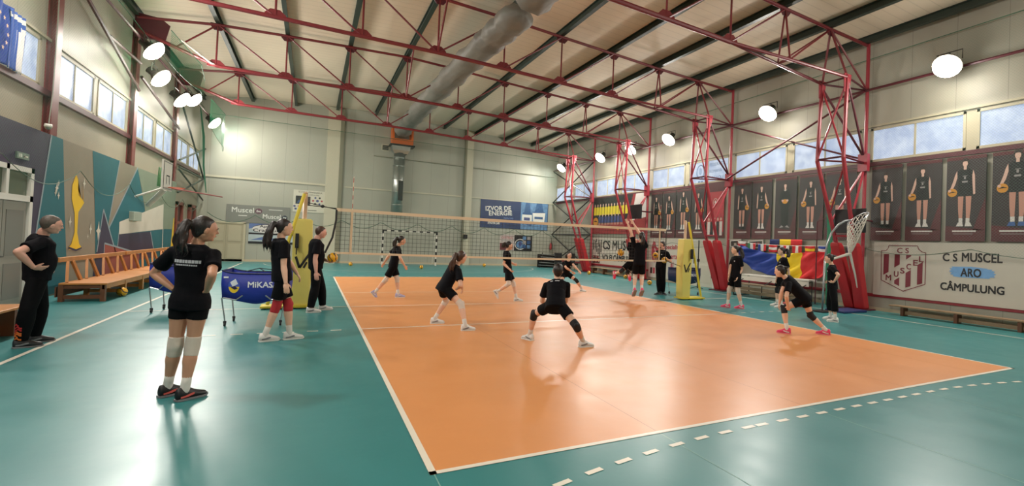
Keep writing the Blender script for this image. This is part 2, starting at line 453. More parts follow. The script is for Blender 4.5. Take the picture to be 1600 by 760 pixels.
sh.line([(15.54, 0.3), (15.54, 1.14), (18.9, 0.72)], 0.05, mc['edge'], 5)
sh.poly([(23.42, 2.11), (23.55, 2.11), (23.6, 0.2), (23.05, 0.2)], mc['yellow'], 3)
# golden cup
sh.poly([(13.36, 2.93), (13.17, 2.64), (13.18, 2.3), (13.4, 1.95), (13.46, 1.45), (13.3, 1.15), (13.14, 1.08), (13.2, 1.02), (13.6, 1.0), (13.95, 1.06), (13.78, 1.15), (13.62, 1.45), (13.62, 1.98), (13.95, 2.24), (13.7, 2.38), (13.52, 2.55), (13.5, 2.8)], mc['yellow'], 3)
m_gold2 = mat('mural_ochre', '#b98a1c', 0.6)
sh.poly([(13.5, 2.8), (13.52, 2.55), (13.7, 2.38), (13.74, 2.75), (13.72, 2.36), (13.85, 2.3), (13.8, 2.68), (13.9, 2.28), (13.55, 2.42)], m_gold2, 4)
sh.poly([(13.14, 1.05), (13.6, 0.97), (13.95, 1.03), (13.95, 1.07), (13.6, 1.02), (13.16, 1.1)], mc['purple'], 4)
for (y, z, s_) in ((12.34, 2.5, 0.10), (12.45, 2.33, 0.07), (12.28, 2.38, 0.06), (12.42, 2.62, 0.06), (13.87, 2.74, 0.10), (13.15, 1.72, 0.1), (14.46, 1.55, 0.11), (14.3, 1.35, 0.05), (15.02, 1.5, 0.19), (12.3, 2.42, .05)):
    sh.poly([(y, z + 1.5*s_), (y + 0.35*s_, z + 0.3*s_), (y + s_*0.9, z), (y + 0.35*s_, z - 0.3*s_), (y, z - 1.5*s_), (y - 0.35*s_, z - 0.3*s_), (y - s_*0.9, z), (y - 0.35*s_, z + 0.3*s_)], mc['white'], 5)
tag(b.build('wall_mural', fix=False), 'geometric mural of purple, teal and taupe shapes with a golden cup, left wall', 'mural')

# ------------------------------------------------------------------ doors
def framed_door(n, y0, y1, zt, label_unused=None):
    b = MB().mt(m_white); x0, x1 = XL + 0.0, XL + 0.27
    for a, c in ((y0, y0 + 0.12), (y1 - 0.12, y1)): b.bx(x0, x1, a, c, 0, zt)
    b.bx(x0, x1, y0, y1, zt - 0.1, zt); b.bx(x0, x1, y0, y1, 2.08, 2.2)
    b.bx(x0, x1, (y0+y1)/2 - .05, (y0+y1)/2 + .05, 2.2, zt)
    o = struct(b.build('door_%d' % n))
    g = MB().mt(mat('transom_glass', '#53604f', 0.15)); g.bx(XL + 0.19, XL + 0.21, y0 + .1, y1 - .1, 2.18, zt - .08); g.build('transom_pane', parent=o)
    for k, (a, c) in enumerate(((y0 + .12, (y0+y1)/2), ((y0+y1)/2, y1 - .12))):
        l = MB().mt(mat('door_leaf_grey', '#8d8a80', 0.45))
        l.bx(XL + .18, XL + .225, a + .01, c - .01, 0.01, 2.07)
        l.mt(mat('door_panel_grey', '#77756e', 0.45)); l.bx(XL + .18, XL + .235, a + .12, c - .12, 1.0, 1.9); l.bx(XL + .18, XL + .235, a + .12, c - .12, .15, .85)
        l.build('door_leaf', parent=o)
    h = MB(); h.tube([(XL + .22, (y0+y1)/2 - .06, 1.0), (XL + .29, (y0+y1)/2 - .06, 1.0), (XL + .29, (y0+y1)/2 - .18, 1.0)], .012, 6); h.build('door_handle', m_blackst, o)
framed_door(1, 8.7, 10.68, 2.77)
# brown doors at the far end of the left wall
for n, (y0, y1, zt) in ((2, (23.55, 24.75, 2.85)), (3, (26.3, 27.5, 2.85))):
    b = MB().mt(mat('brown_red_frame', '#7b4034', 0.5))
    for a, c in ((y0, y0 + .16), (y1 - .16, y1)): b.bx(XL, XL + .14, a, c, 0, zt)
    b.bx(XL, XL + .14, y0, y1, zt - .14, zt); b.bx(XL, XL + .10, y0, y1, 1.85, 1.97)
    o = struct(b.build('door_%d' % n))
    l = MB().mt(mat('dark_brown_door', '#43261d', 0.5)); l.bx(XL, XL + .06, y0 + .15, y1 - .15, 0.01, zt - .13)
    l.mt(mat('brown_red_frame', '#7b4034', 0.5)); l.bx(XL, XL + .075, y0 + .28, y1 - .28, .9, 1.7); l.bx(XL, XL + .075, y0 + .28, y1 - .28, .15, .75)
    l.build('door_leaf', parent=o)
# cream double door in the far wall
b = MB().mt(mat('cream_door_frame', '#b5ad92', 0.5)); b.bx(-5.75, -5.65, YF - .06, YF, 0, 2.1); b.bx(-4.1, -4.0, YF - .06, YF, 0, 2.1); b.bx(-5.75, -4.0, YF - .06, YF, 2.05, 2.14)
o = struct(b.build('door_4'))
for a, c in ((-5.65, -4.88), (-4.87, -4.1)):
    l = MB().mt(mat('cream_door_leaf', '#a59d82', 0.5)); l.bx(a, c, YF - .03, YF, .01, 2.05)
    l.mt(mat('cream_door_panel', '#aea68b', 0.5)); l.bx(a + .1, c - .1, YF - .045, YF, 1.1, 1.95); l.bx(a + .1, c - .1, YF - .045, YF, .15, .95)
    l.build('door_leaf', parent=o)
# white double door in the right wall
b = MB().mt(m_white); b.bx(XR - .08, XR, 12.3, 12.4, 0, 2.1); b.bx(XR - .08, XR, 14.3, 14.4, 0, 2.1); b.bx(XR - .08, XR, 12.3, 14.4, 2.04, 2.12)
o = struct(b.build('door_5'))
for a, c in ((12.4, 13.34), (13.36, 14.3)):
    l = MB().mt(mat('white_door_leaf', '#c8c2b2', 0.45)); l.bx(XR - .05, XR, a, c, .01, 2.04); l.mt(mat('white_door_panel', '#bdb7a6', 0.45)); l.bx(XR - .06, XR, a + .12, c - .12, 1.1, 1.9); l.bx(XR - .06, XR, a + .12, c - .12, .15, .95)
    l.build('door_leaf', parent=o)
# ------------------------------------------------------------------ red steel frames
ORD = ['nearest the camera', 'second from the camera', 'third from the camera', 'farthest from the camera']
m_pad = mat('red_vinyl_pad', '#ab262c', 0.45, var=0.06, vs=3, bump=0.15, bs=6)
def make_truss(Y):
    t = thing('roof_truss', 'x', 'roof truss', (2.3, Y, 7.2), 'red steel roof trusses')
    b = MB(); b.tube([(x, Y, z) for x, z in zip(NX, NU)], 0.05, 8); b.build('upper_chord', m_red, t)
    b = MB(); b.tube([(x, Y, z) for x, z in zip(NX[:8], NL[:8])], 0.06, 8)
    for s in (-1, 1): b.tube([(8.55, Y, 7.08), (10.6, Y + s*0.2, 7.0), (12.85, Y + s*0.4, 6.9)], 0.045, 8)
    b.build('lower_chord', m_red, t)
    def web(p, q, r=0.028): q_ = MB(); q_.tube([p, q], r, 6); q_.build('web_bar', m_red, t)
    for i in range(1, 8): web((NX[i], Y, NL[i]), (NX[i], Y, NU[i]))
    for i in range(1, 4): web((NX[i], Y, NU[i]), (NX[i+1], Y, NL[i+1]))
    for i in range(4, 8): web((NX[i], Y, NL[i]), (NX[i+1], Y, NU[i+1]))
    web((NX[1], Y, NU[1]), (-5.1, Y, 7.68))
    for s in (-1, 1):
        web((10.6, Y + s*0.2, 7.0), (10.6, Y, NU[8])); web((12.85, Y + s*0.4, 6.9), (12.6, Y, NU[9]), 0.032)
        web((10.6, Y + s*0.2, 7.0), (12.6, Y, NU[9]))
    web((12.6, Y, NU[9]), (14.5, Y, 6.9), 0.032); web((10.6, Y - .2, 7.0), (10.6, Y + .2, 7.0))
    web((2.3, Y, 7.3), (2.3, Y - 1.35, 8.9), 0.03)
    for i in range(1, 10):
        g = MB(); x, z = NX[i], NU[i]
        g.prism([(x - .22, Y - .012, z + .04), (x + .22, Y - .012, z + .04), (x + .2, Y - .012, z - .08), (x + .1, Y - .012, z - .2), (x - .1, Y - .012, z - .2), (x - .2, Y - .012, z - .08)], (0, .024, 0))
        g.build('gusset_plate', m_redd, t)
        if i < 8:
            g = MB(); z = NL[i]
            g.prism([(x - .26, Y - .012, z - .04), (x + .26, Y - .012, z - .04), (x + .24, Y - .012, z + .08), (x + .1, Y - .012, z + .2), (x - .12, Y - .012, z + .2), (x - .24, Y - .012, z + .08)], (0, .024, 0))
            g.build('gusset_plate', m_red, t)
    g = MB(); g.prism([(-6.15, Y - .015, 8.6), (-5.5, Y - .015, 8.55), (-5.25, Y - .015, 8.35), (-5.35, Y - .015, 7.85), (-5.75, Y - .015, 7.8), (-6.15, Y - .015, 7.8)], (0, .03, 0)); g.build('gusset_plate', m_redd, t)
    return t
m_redl = mat('bright_red_steel_paint', '#96303a', 0.35, var=0.06, vs=3)
def make_column(Y):
    t = thing('lattice_column', 'x', 'column', (14.2, Y, 0), 'red steel lattice columns')
    b = MB(); b.tube([(14.5, Y, 0), (14.5, Y, 8.4)], 0.055, 8); b.build('outer_post', m_redl, t)
    K = lambda s, z: V((12.75 + (4.5 - z)/4.4*1.5, Y + s*(0.42 - (4.5 - z)/4.4*0.25), z))
    for s in (-1, 1):
        b = MB(); b.tube([(12.85, Y + s*.4, 6.95), (12.75, Y + s*.42, 4.5)], 0.055, 8); b.tube([(12.75, Y + s*.42, 4.53), K(s, 0.05)], 0.06, 8); b.build('inner_leg', m_redl, t)
        g = MB(); g.prism([(12.72, Y + s*.4, 7.0), (13.05, Y + s*.4, 7.0), (13.0, Y + s*.4, 6.7), (12.88, Y + s*.4, 6.45), (12.74, Y + s*.4, 6.45)], (0, .03, 0)); g.build('gusset_plate', m_redl, t)
    def br(p, q, r=0.03, m=m_redd): q_ = MB(); q_.tube([p, q], r, 6); q_.build('brace', m, t)
    L = lambda s, z: V((12.75 + .1*(z - 4.5)/2.45, Y + s*.41, z))
    br(L(-1, 6.9), L(1, 6.9)); br(L(-1, 4.55), L(1, 4.55))
    br(L(-1, 6.8), L(1, 4.6), m=m_redl); br(L(1, 6.8), L(-1, 4.6), m=m_redl)
    for s in (-1, 1):
        br(L(s, 6.9), (14.5, Y, 6.9)); br(L(s, 4.55), (14.5, Y, 4.6)); br(L(s, 6.8), (14.45, Y, 4.75), .035)
        br((14.45, Y, 4.4), K(s, 2.7), .035, m_redl)
    br(K(-1, 2.25), K(1, 2.25), .035, m_redl); br(K(-1, 4.3), K(1, 2.9), .03, m_redl)
    g = MB(); g.box((14.42, Y, 4.6), (0.14, 0.3, 0.55)); g.build('gusset_plate', m_redl, t)
    for s in (-1, 1):
        p = MB(); p.rings([[K(s, z) + V((a*w_, b_*w_, 0)) for a, b_ in ((-.9, -1), (.9, -1), (.9, 1), (-.9, 1))] for z, w_ in ((0.04, .15), (0.1, .16), (1.0, .155), (1.95, .145), (2.05, .12))])
        p.build('foam_pad', m_pad, t, bevel=0.03)
    b = MB(); b.box((14.25, Y, 0.02), (0.7, 0.8, 0.04)); b.build('base_plate', m_redd, t)
    return t
t0 = make_truss(FRAMES[0]); c0 = make_column(FRAMES[0])
TL = ['red steel roof truss nearest the camera, its chord crossing the top right corner', 'red steel roof truss second from the camera, running from top left to above the net', 'red steel roof truss third from the camera, starting at the dark gusset top left', 'red steel roof truss farthest from the camera, in front of the far wall']
CL = ['red lattice column with padded legs behind the hanging basketball net at right', 'red lattice column with padded legs just right of the right volleyball post', 'red lattice column rising behind the jumping player', 'red lattice column with padded legs in the far right corner']
for i, Y in enumerate(FRAMES):
    t = t0 if i == 0 else copy_tree(t0, loc=(2.3, Y, 7.2)); t['label'] = TL[i]
    c = c0 if i == 0 else copy_tree(c0, loc=(14.2, Y, 0)); c['label'] = CL[i]
# left wall I-section columns
LCL = ['faded red steel column on the left wall nearest the camera, a pale cable beside it', 'red steel column on the left wall in the middle of its row', 'red steel column on the left wall behind the white backboard, farthest of its row']
for i, Y in enumerate((11.75, 17.3, 22.8)):
    b = MB(); b.bx(XL + .001, XL + .02, Y - .16, Y + .16, 3.64, 8.4); b.bx(XL + .13, XL + .15, Y - .16, Y + .16, 3.64, 8.4); b.bx(XL + .01, XL + .14, Y - .012, Y + .012, 3.64, 8.4)
    tag(b.build('steel_column', m_red), LCL[i], 'column', 'steel columns on the left wall')
    g = MB()
# roof purlins, dark green
PL = ['above the left wall', 'second from the left wall', 'third from the left wall', 'fourth from the left wall', 'fifth from the left wall', 'just right of the cloth duct', 'seventh from the left wall', 'eighth from the left wall', 'ninth from the left wall', 'second from the right wall', 'above the right wall']
for i, x in enumerate(NX):
    z = NU[i] + .15; b = MB(); b.bx(x - .07, x + .07, YN, YF, z + .1, z + .12); b.bx(x - .07, x + .07, YN, YF, z - .1, z - .08); b.bx(x - .012, x + .012, YN, YF, z - .08, z + .1)
    tag(b.build('roof_purlin', m_green), 'dark green roof purlin running the length of the hall, ' + PL[i], 'beam', 'dark green roof purlins')
# wall bracing and longitudinal rails
def brace(name, pts, r, m, label, cat='brace', parts=None):
    b = MB()
    for p in pts: b.tube(list(p), r, 6)
    return tag(b.build(name, m), label, cat)
xr = 14.42
brace('longitudinal_rail', [((xr, YN, 6.88), (xr, YF, 6.88))], .04, m_redd, 'long steel rail high on the right wall carrying the floodlights', 'rail')
brace('longitudinal_rail', [((-5.62, YN, 7.36), (-5.62, YF, 7.36))], .04, m_redd, 'long steel rail high on the left side carrying the floodlights', 'rail')
brace('cross_brace', [((xr, 11.45, 6.85), (xr, 5.8, 4.7)), ((xr - .08, 11.45, 4.65), (xr - .08, 5.8, 6.85))], .035, m_redd, 'crossed steel braces over the windows between the two nearest lattice columns')
brace('cross_brace', [((xr, 22.75, a), (xr, 28.3, c)) for a, c in ((6.8, 4.6), (4.6, 6.8), (4.6, 4.6), (2.3, 4.6), (4.6, 2.3), (2.3, 2.3), (2.3, .15), (.15, 2.3))], .04, m_blackst, 'black crossed braces in the far right corner bay')
brace('cross_brace', [((-5.95, 22.9, a), (-5.95, 28.3, c)) for a, c in ((7.0, 4.3), (4.6, 5.9), (4.2, 3.2), (3.2, 4.3), (4.3, 4.3))], .04, m_green, 'dark green crossed braces in the far left corner bay')
brace('cross_brace', [((-5.98, 11.8, 7.6), (-5.98, 17.2, 6.1)), ((-5.98, 14.4, 6.9), (-5.98, 17.2, 7.0)), ((-5.98, 17.4, 6.6), (-5.98, 22.7, 5.9))], .05, m_redd, 'dull red diagonal braces above the left windows')

# ------------------------------------------------------------------ floodlights with their own light and an added fill point
m_house = mat('lamp_housing', '#55534e', 0.4, metal=0.5)
m_lens = mat('lit_lens', '#fff3da', 0.3, emit=30.0)
def floodlight(p, aim, label, power=LAMP_W, col=(1.0, 0.955, 0.89)):
    t = thing('floodlight', label, 'lamp', p, 'hall floodlights')
    d = (V(aim) - V(p)).normalized(); c = V(p)
    b = MB(); b.lathe(c - d*.1, [(.08, -.3), (.12, -.28), (.12, -.12), (.2, 0), (.34, .1), (.36, .12), (.34, .12), (.18, .02)], d, 20); b.build('housing', m_house, t, True)
    b = MB(); b.lathe(c, [(.33, .02), (.31, .08), (.23, .15), (.10, .19), (.0, .2)], d, 20); b.build('lens', m_lens, t, True)
    b = MB(); b.tube([c - d*.2 + V((0, .3, 0)), c - d*.2 + V((0, .3, .25)), c - d*.2 + V((0, -.3, .25)), c - d*.2 + V((0, -.3, 0))], .015, 6); ry, rz = p[1], (6.88 if p[0] > 0 else 7.36); rx_ = 14.4 if p[0] > 0 else -5.6
    b.tube([c - d*.2 + V((0, 0, .25)), (rx_, ry, rz)], .015, 6); b.build('bracket', m_house, t)
    l = bpy.data.lights.new('lamp_light', 'AREA'); l.shape = 'DISK'; l.size = 0.55; l.energy = power; l.color = col
    o = bpy.data.objects.new('lamp_light', l); C.objects.link(o); o.parent = t; o.location = d * .2
    o.rotation_euler = d.to_track_quat('-Z', 'Y').to_euler()
    l = bpy.data.lights.new('ceiling_fill', 'POINT'); l.shadow_soft_size = .25; l.energy = power * .28; l.color = col  # added unseen point light floating off the lens, brightens the ceiling
    o = bpy.data.objects.new('ceiling_fill', l); C.objects.link(o); o.parent = t; o.location = d * .6
LR = [(3.37, 'nearest, largest floodlight on the right, at the upper right edge'), (9.2, 'second floodlight from the right'), (14.95, 'floodlight on the right side, third from the camera'), (18.1, 'floodlight above the padded column behind the jumping player'), (21.2, 'floodlight just left of the tall column glare on the right side'), (26.3, 'farthest floodlight on the right, over the blue banner corner')]
for y, lb in LR: floodlight((14.0, y, 6.85), (7.5, y - .5, 0), lb)
LLp = [((-5.4, 16.0, 7.15), 'uppermost floodlight on the left side'), ((-5.4, 16.9, 6.55), 'second floodlight down on the left side'), ((-5.4, 19.84, 6.55), 'left one of the pair of floodlights on the left side'), ((-5.4, 21.9, 7.05), 'right one of the pair of floodlights on the left side'), ((-5.4, 26.7, 7.05), 'lowest, farthest floodlight on the left side')]
for p, lb in LLp: floodlight(p, (3, p[1] - 1, 0), lb)
for y, lb in ((-2.4, 'fill light added on the right rail behind the camera'), (-7.5, 'rear fill light added on the right rail behind the camera')): floodlight((14.0, y, 6.85), (6, y, 0), lb)  # unseen lamps added behind the camera as fill
for y, lb in ((9.8, 'floodlight on the left rail just outside the picture'), (3.5, 'floodlight on the left rail beside the camera'), (-3.0, 'fill light added on the left rail behind the camera'), (-7.8, 'rear fill light added on the left rail behind the camera')): floodlight((-5.4, y, 7.0), (3, y, 0), lb)  # all out of view; those behind the camera are added for fill

# ------------------------------------------------------------------ ventilation: fan heater, chimney, cloth duct
m_tin = mat('galvanised_sheet', '#9c9f98', 0.3, metal=0.8, var=0.08)
m_orp = mat('orange_fan_box', '#c4622c', 0.45)
t = thing('fan_heater', 'orange fan heater box over a silver chimney on the far wall', 'heater', (3.8, 27.9, 2.9))
b = MB(); b.bx(3.2, 4.42, 27.5, 28.3, 7.3, 7.62); b.bx(3.2, 3.32, 27.5, 28.3, 7.62, 8.3); b.bx(4.3, 4.42, 27.5, 28.3, 7.62, 8.3); b.build('casing', m_orp, t)
b = MB(); b.bx(3.1, 4.52, 27.45, 28.32, 7.2, 7.29); b.build('drip_tray', m_blackst, t)
b = MB(); b.rings([[(3.75 + sx*w_, 27.9 + sy*w_*.6, z) for sx, sy in ((-1, -1), (1, -1), (1, 1), (-1, 1))] for z, w_ in ((7.2, .55), (6.95, .5), (6.75, .38))]); b.build('hopper', m_tin, t)
b = MB(); b.tube([(3.72, 27.95, 6.8), (3.68, 27.95, 3.0)], .33, 20)
for z in (3.6, 4.4, 5.2, 6.0, 6.5): b.tube([(3.7, 27.95, z), (3.7, 27.95, z + .05)], .345, 20)
b.build('chimney_pipe', m_tin, t, True)
b = MB(); b.bx(3.68, 3.95, 27.58, 27.62, 3.9, 5.1); b.build('access_slot', m_blackst, t)
b = MB().mt(m_trim); b.bx(2.72, 3.16, YF - .03, YF, 6.92, 7.32)
b.mt(m_blackst)
for i in range(6): b.box((2.94, YF - .035, 6.99 + i*.052), (.36, .02, .04))
tag(b.build('wall_vent'), 'small black square vent grille left of the orange fan box', 'vent')
m_cloth = mat('grey_duct_cloth', '#77746c', 0.55, var=0.12, vs=2.5, bump=0.6, bs=4)
def cloth_duct(pts, r, label):
    P = []; R = []
    for (p, q) in zip(pts[:-1], pts[1:]):
        n = 10
        for i in range(n): P.append(V(p).lerp(V(q), i / n))
    P.append(V(pts[-1])); vs = []; n = 20
    rg = []
    for i, p in enumerate(P):
        k = r * (1 + .10*math.sin(i*1.7) + .05*math.sin(i*3.1))
        end = min(1, (min(i, len(P)-1-i) + .6) / 1.6)
        rg.append([(p.x + math.cos(2*PI*j/n)*k*1.1*end, p.y, p.z + math.sin(2*PI*j/n)*k*.78*end + .03*math.sin(j*2.2 + i)) for j in range(n)])
    b = MB(); b.rings(rg); return tag(b.build('cloth_duct', m_cloth, smooth=True), label, 'duct', 'grey cloth air ducts')
cloth_duct([(3.75, 27.7, 8.05), (3.7, 22.75, 8.1), (3.7, 17.1, 8.0), (3.85, 11.6, 7.95), (4.0, 9.0, 7.95)], .42, 'long grey cloth duct hung under the roof from the orange fan box')
cloth_duct([(4.0, 8.55, 8.0), (4.1, 5.8, 8.05), (4.2, 0, 8.05), (4.2, -6, 8.05)], .44, 'nearer section of grey cloth duct at the top edge of the picture')

# ------------------------------------------------------------------ protective nets
m_net = net_mat('green_safety_net', '#1f6b4a', 0.075, 0.0035)
m_net_w = net_mat('grey_safety_net', '#6f8f80', 0.075, 0.003)
m_hem = mat('hem_rope_green', '#48604f', .7)
def net_sheet(name, pts_top, hem, m, label, rope=m_net):
    """pts_top: list of (x,y,z) along the head rope; hem(t) -> z of the lower edge"""
    me = bpy.data.meshes.new(name); vs = []; fs = []; uv = []
    n = 96; k = 10; L = 0; row = []
    P = []
    segs = list(zip(pts_top[:-1], pts_top[1:]))
    tot = sum((V(b_) - V(a_)).length for a_, b_ in segs)
    for i in range(n + 1):
        d = tot * i / n; acc = 0
        for a_, b_ in segs:
            l = (V(b_) - V(a_)).length
            if d <= acc + l + 1e-6: p = V(a_).lerp(V(b_), (d - acc) / l); break
            acc += l
        h = hem(i / n); dr = (V(segs[0][1]) - V(segs[0][0])).normalized(); nr = V((dr.y, -dr.x, 0))
        for j in range(k + 1):
            z = p.z + (h - p.z) * j / k; wv = (.05 if p.y > 27 else .012) * math.sin(d*2.1 + j) * j / k
            vs.append((p.x + nr.x*wv, p.y + nr.y*wv, z)); uv.append((d, z + .03*math.sin(d*1.3)))
    for i in range(n):
        for j in range(k): a_ = i*(k+1) + j; fs.append((a_, a_+1, a_+k+2, a_+k+1))
    me.from_pydata(vs, [], fs); ul = me.uv_layers.new(name='uv')
    for p in me.polygons:
        for li in p.loop_indices: ul.data[li].uv = uv[me.loops[li].vertex_index]
    me.materials.append(m)
    o = bpy.data.objects.new(name, me); C.objects.link(o); tag(o, label, 'net')
    r = MB(); r.tube([vs[i*(k+1) + k] for i in range(n + 1)], .018 if pts_top[0][1] > 27 else .008, 5); r.build('hem_rope', m_hem, o)
    r = MB(); r.tube([vs[i*(k+1)] for i in range(n + 1)], .012, 5); r.build('head_rope', mat('green_rope', '#2c6148', .6), o)
    return o
def swag(tt, n, lo, hi): return hi - (hi - lo) * math.sin(PI * ((tt * n) % 1.0)) ** .8
net_sheet('safety_net', [(-5.55, 27.2, 7.6), (14.2, 27.2, 7.4)], lambda t: swag(t, 9.5, 2.1, 2.55), m_net_w, 'thin green safety net with a scalloped hem in front of the far wall')
net_sheet('safety_net', [(-5.88, 2.0, 8.2), (-5.88, 27.1, 7.8)], lambda t: swag(t, 7, 2.5, 3.0), m_net, 'green safety net hanging along the left wall over the windows')
net_sheet('safety_net', [(14.575, -3.0, 8.0), (14.575, 27.1, 7.7)], lambda t: swag(t, 10, 1.75, 1.98), m_net_w, 'thin safety net hanging along the right wall over the posters')
m_net_g = net_mat('lamp_shimmer_net', '#22a070', 0.07, 0.012)  # shimmer near the floodlights put into a brighter string colour
net_sheet('gathered_net', [(-4.9, 15.6, 7.75), (-4.4, 17.3, 7.3), (-4.6, 19.2, 7.25)], lambda t: 6.75 - .35*math.sin(PI*t), m_net_g, 'bright green netting gathered under the roof beside the two uppermost left floodlights')
net_sheet('gathered_net', [(-4.9, 22.4, 7.3), (-4.5, 23.4, 6.9), (-4.9, 25.6, 6.9)], lambda t: 6.2 - .9*math.sin(PI*t), m_net_g, 'green netting sagging beside the farthest left floodlight')
b = MB()
for k_ in range(3): b.tube([(-5.62, 24.6, 7.36), (-5.5 + .03*k_, 24.8, 6.0), (-5.45, 24.9 + .1*k_, 4.6 + .05*k_), (-5.3, 25.0, 3.4)], .02, 5)
tag(b.build('bunched_net', mat('green_rope', '#2c6148', .6)), 'rope of green netting hanging in the far left corner', 'net')
b = MB(); b.tube([(-4.9, 16.9, 7.9), (-4.1, 17.05, 7.35), (-3.9, 17.1, 7.3)], .03, 8)
tag(b.build('white_pipe', m_white), 'short white pipe by the left end of the third truss', 'pipe')
b = MB(); b.tube([(-6.0, 11.5, 8.0), (-6.01, 11.52, 6.0), (-6.0, 11.45, 4.5), (-5.98, 11.3, 3.85)], .012, 6); tag(b.build('cable', mat('pale_cable', '#8d8b80', .5)), 'pale cable running down the nearest left wall column', 'cable')
t = thing('security_camera', 'small white dome camera under the pale cable on the left column', 'camera', (-5.93, 11.3, 3.8))
b = MB(); b.lathe((-5.97, 11.25, 3.82), [(.0, 0), (.06, .0), (.07, -.05), (.06, -.07)], (0, 0, 1), 14); b.build('mount', m_white, t, True)
b = MB(); b.sph((-5.97, 11.25, 3.75), .055, 14, 8); b.build('dome', m_tin, t, True)
# ------------------------------------------------------------------ volleyball posts and net
m_yel = mat('yellow_vinyl_pad', '#d6c667', 0.45, var=0.05, vs=2, bump=0.1, bs=5)
m_yelp = mat('yellow_paint', '#d6c13c', 0.4)
m_pole = mat('cream_pole_paint', '#c9a98a', 0.4)
m_dark = mat('black_rubber', '#17181a', 0.6)
def post(x, s, label):
    t = thing('volleyball_post', label, 'net post', (x, 9.03, 0), 'volleyball posts')
    b = MB(); b.tube([(x, 9.03, .03), (x, 9.03, 2.56)], .045, 12); b.tube([(x, 9.03, 2.56), (x, 9.03, 2.6)], [.05, .03], 12); b.build('pole', m_pole, t, True)
    b = MB(); w_ = .21
    b.rings([[(x + dx + sx, 9.03 + sy, z) for sx, sy in ((-k, -.16), (k, -.16), (k, .16), (-k, .16))] for z, k, dx in ((.06, .17, 0), (1.0, .20, 0), (1.95, .19, s*.02), (1.99, .17, s*.02))])
    b.build('padding', m_yel, t, bevel=.03)
    b = MB(); b.tube([(x + s*.02, 8.9, 2.55), (x + s*.62, 8.85, .1)], .035, 8); b.build('stay', m_yelp, t)
    b = MB(); b.bx(x - .2 if s > 0 else x - .75, x + .75 if s > 0 else x + .2, 8.8, 9.25, .03, .07); b.build('base_plate', m_yelp, t)
    for k in (.66, .1):
        for yy in (8.84, 9.2):
            wv = MB(); wv.tube([(x + s*k, yy - .02, .035), (x + s*k, yy + .02, .035)], .035, 12); wv.build('caster', m_dark, t)
    b = MB(); b.box((x + s*.12, 8.8, 1.5), (.07, .06, .32)); b.tube([(x + s*.12, 8.77, 1.38), (x + s*.12, 8.70, 1.38), (x + s*.12, 8.70, 1.2)], .012, 6); b.build('winch', m_dark, t)
    b = MB(); sh = Sheet(b, (x - .17, 8.868, .85), (1, 0, 0), (0, 0, 1), (0, -1, 0))
    sh.line([(.04, .3), (.12, .05), (.3, .36)], .05, m_dark, 2); sh.line([(.2, .05), (.26, .18)], .04, m_dark, 2); b.build('printed_logo', parent=t, fix=False)
    return t
post(-.97, -1, 'yellow padded volleyball post at the left end of the net')
post(10.08, 1, 'yellow padded volleyball post at the right end of the net')
t = thing('volleyball_net', 'black mesh volleyball net with white tapes across the orange court', 'net', (4.5, 9.0, 1.2))
m_tape = mat('cream_net_tape', '#d8c2a2', 0.6); m_cord = mat('dark_net_cord', '#3a3a34', 0.7)
NT = lambda x: 2.245 - .03*math.sin(PI*(x + .33)/9.6); NB = lambda x: 1.25 - .03*math.sin(PI*(x + .33)/9.6)
X0, X1 = -.33, 9.27
xs = [X0 + (X1 - X0)*i/24 for i in range(25)]
for nm, f, h in (('top_tape', NT, .075), ('bottom_tape', NB, .05)):
    b = MB(); b.rings([[(x, 9.0 - .006, f(x) - h/2), (x, 9.0 + .006, f(x) - h/2), (x, 9.0 + .006, f(x) + h/2), (x, 9.0 - .006, f(x) + h/2)] for x in xs]); b.build(nm, m_tape, t)
b = MB(); n = int((X1 - X0)/.1)
for i in range(n + 1):
    x = X0 + (X1 - X0)*i/n; b.tube([(x, 9.0, NB(x)), (x, 9.0, NT(x))], .0035, 4, cap=False)
for j in range(1, 10):
    b.tube([(x, 9.0, NB(x) + (NT(x) - NB(x))*j/10) for x in xs], .0035, 4, cap=False)
b.build('mesh_cords', m_cord, t)
for x in (0.0, 9.0):
    b = MB(); b.bx(x - .025, x + .025, 8.985, 8.993, 1.22, 2.26); b.build('side_band', m_tape, t)
    b = MB(); b.mt(m_tape); b.tube([(x, 8.98, 1.24), (x, 8.98, 3.04)], .006, 6)
    b.mt(mat('antenna_red', '#b0483c', .5))
    for k in range(4): b.tube([(x, 8.98, 2.3 + k*.2), (x, 8.98, 2.4 + k*.2)], .0075, 6)
    b.build('antenna', parent=t)
b = MB(); b.tube([(X0, 9, 2.24), (X0 - .0, 9, 2.0), (X0 - .06, 9, 1.6), (X0 - .2, 9, 1.24)], .022, 8); b.build('end_strap', m_dark, t)
b = MB(); b.tube([(X1, 9, 2.24), (X1, 9, 1.24)], .014, 8); b.build('end_strap', m_dark, t)
for pts in ([(-.92, 9, 2.36), (X0, 9, 2.25)], [(-.92, 9, 2.30), (-.6, 9, 2.29), (X0, 9, 2.27)], [(X1, 9, 2.25), (10.03, 9, 2.3)], [(X1, 9, 1.26), (10.03, 9, 1.05)]):
    b = MB(); b.tube(pts, .009, 5); b.build('tension_rope', m_dark, t)
b = MB(); b.sph((-.62, 9, 2.3), .04, 8, 6); b.build('rope_clamp', m_dark, t)

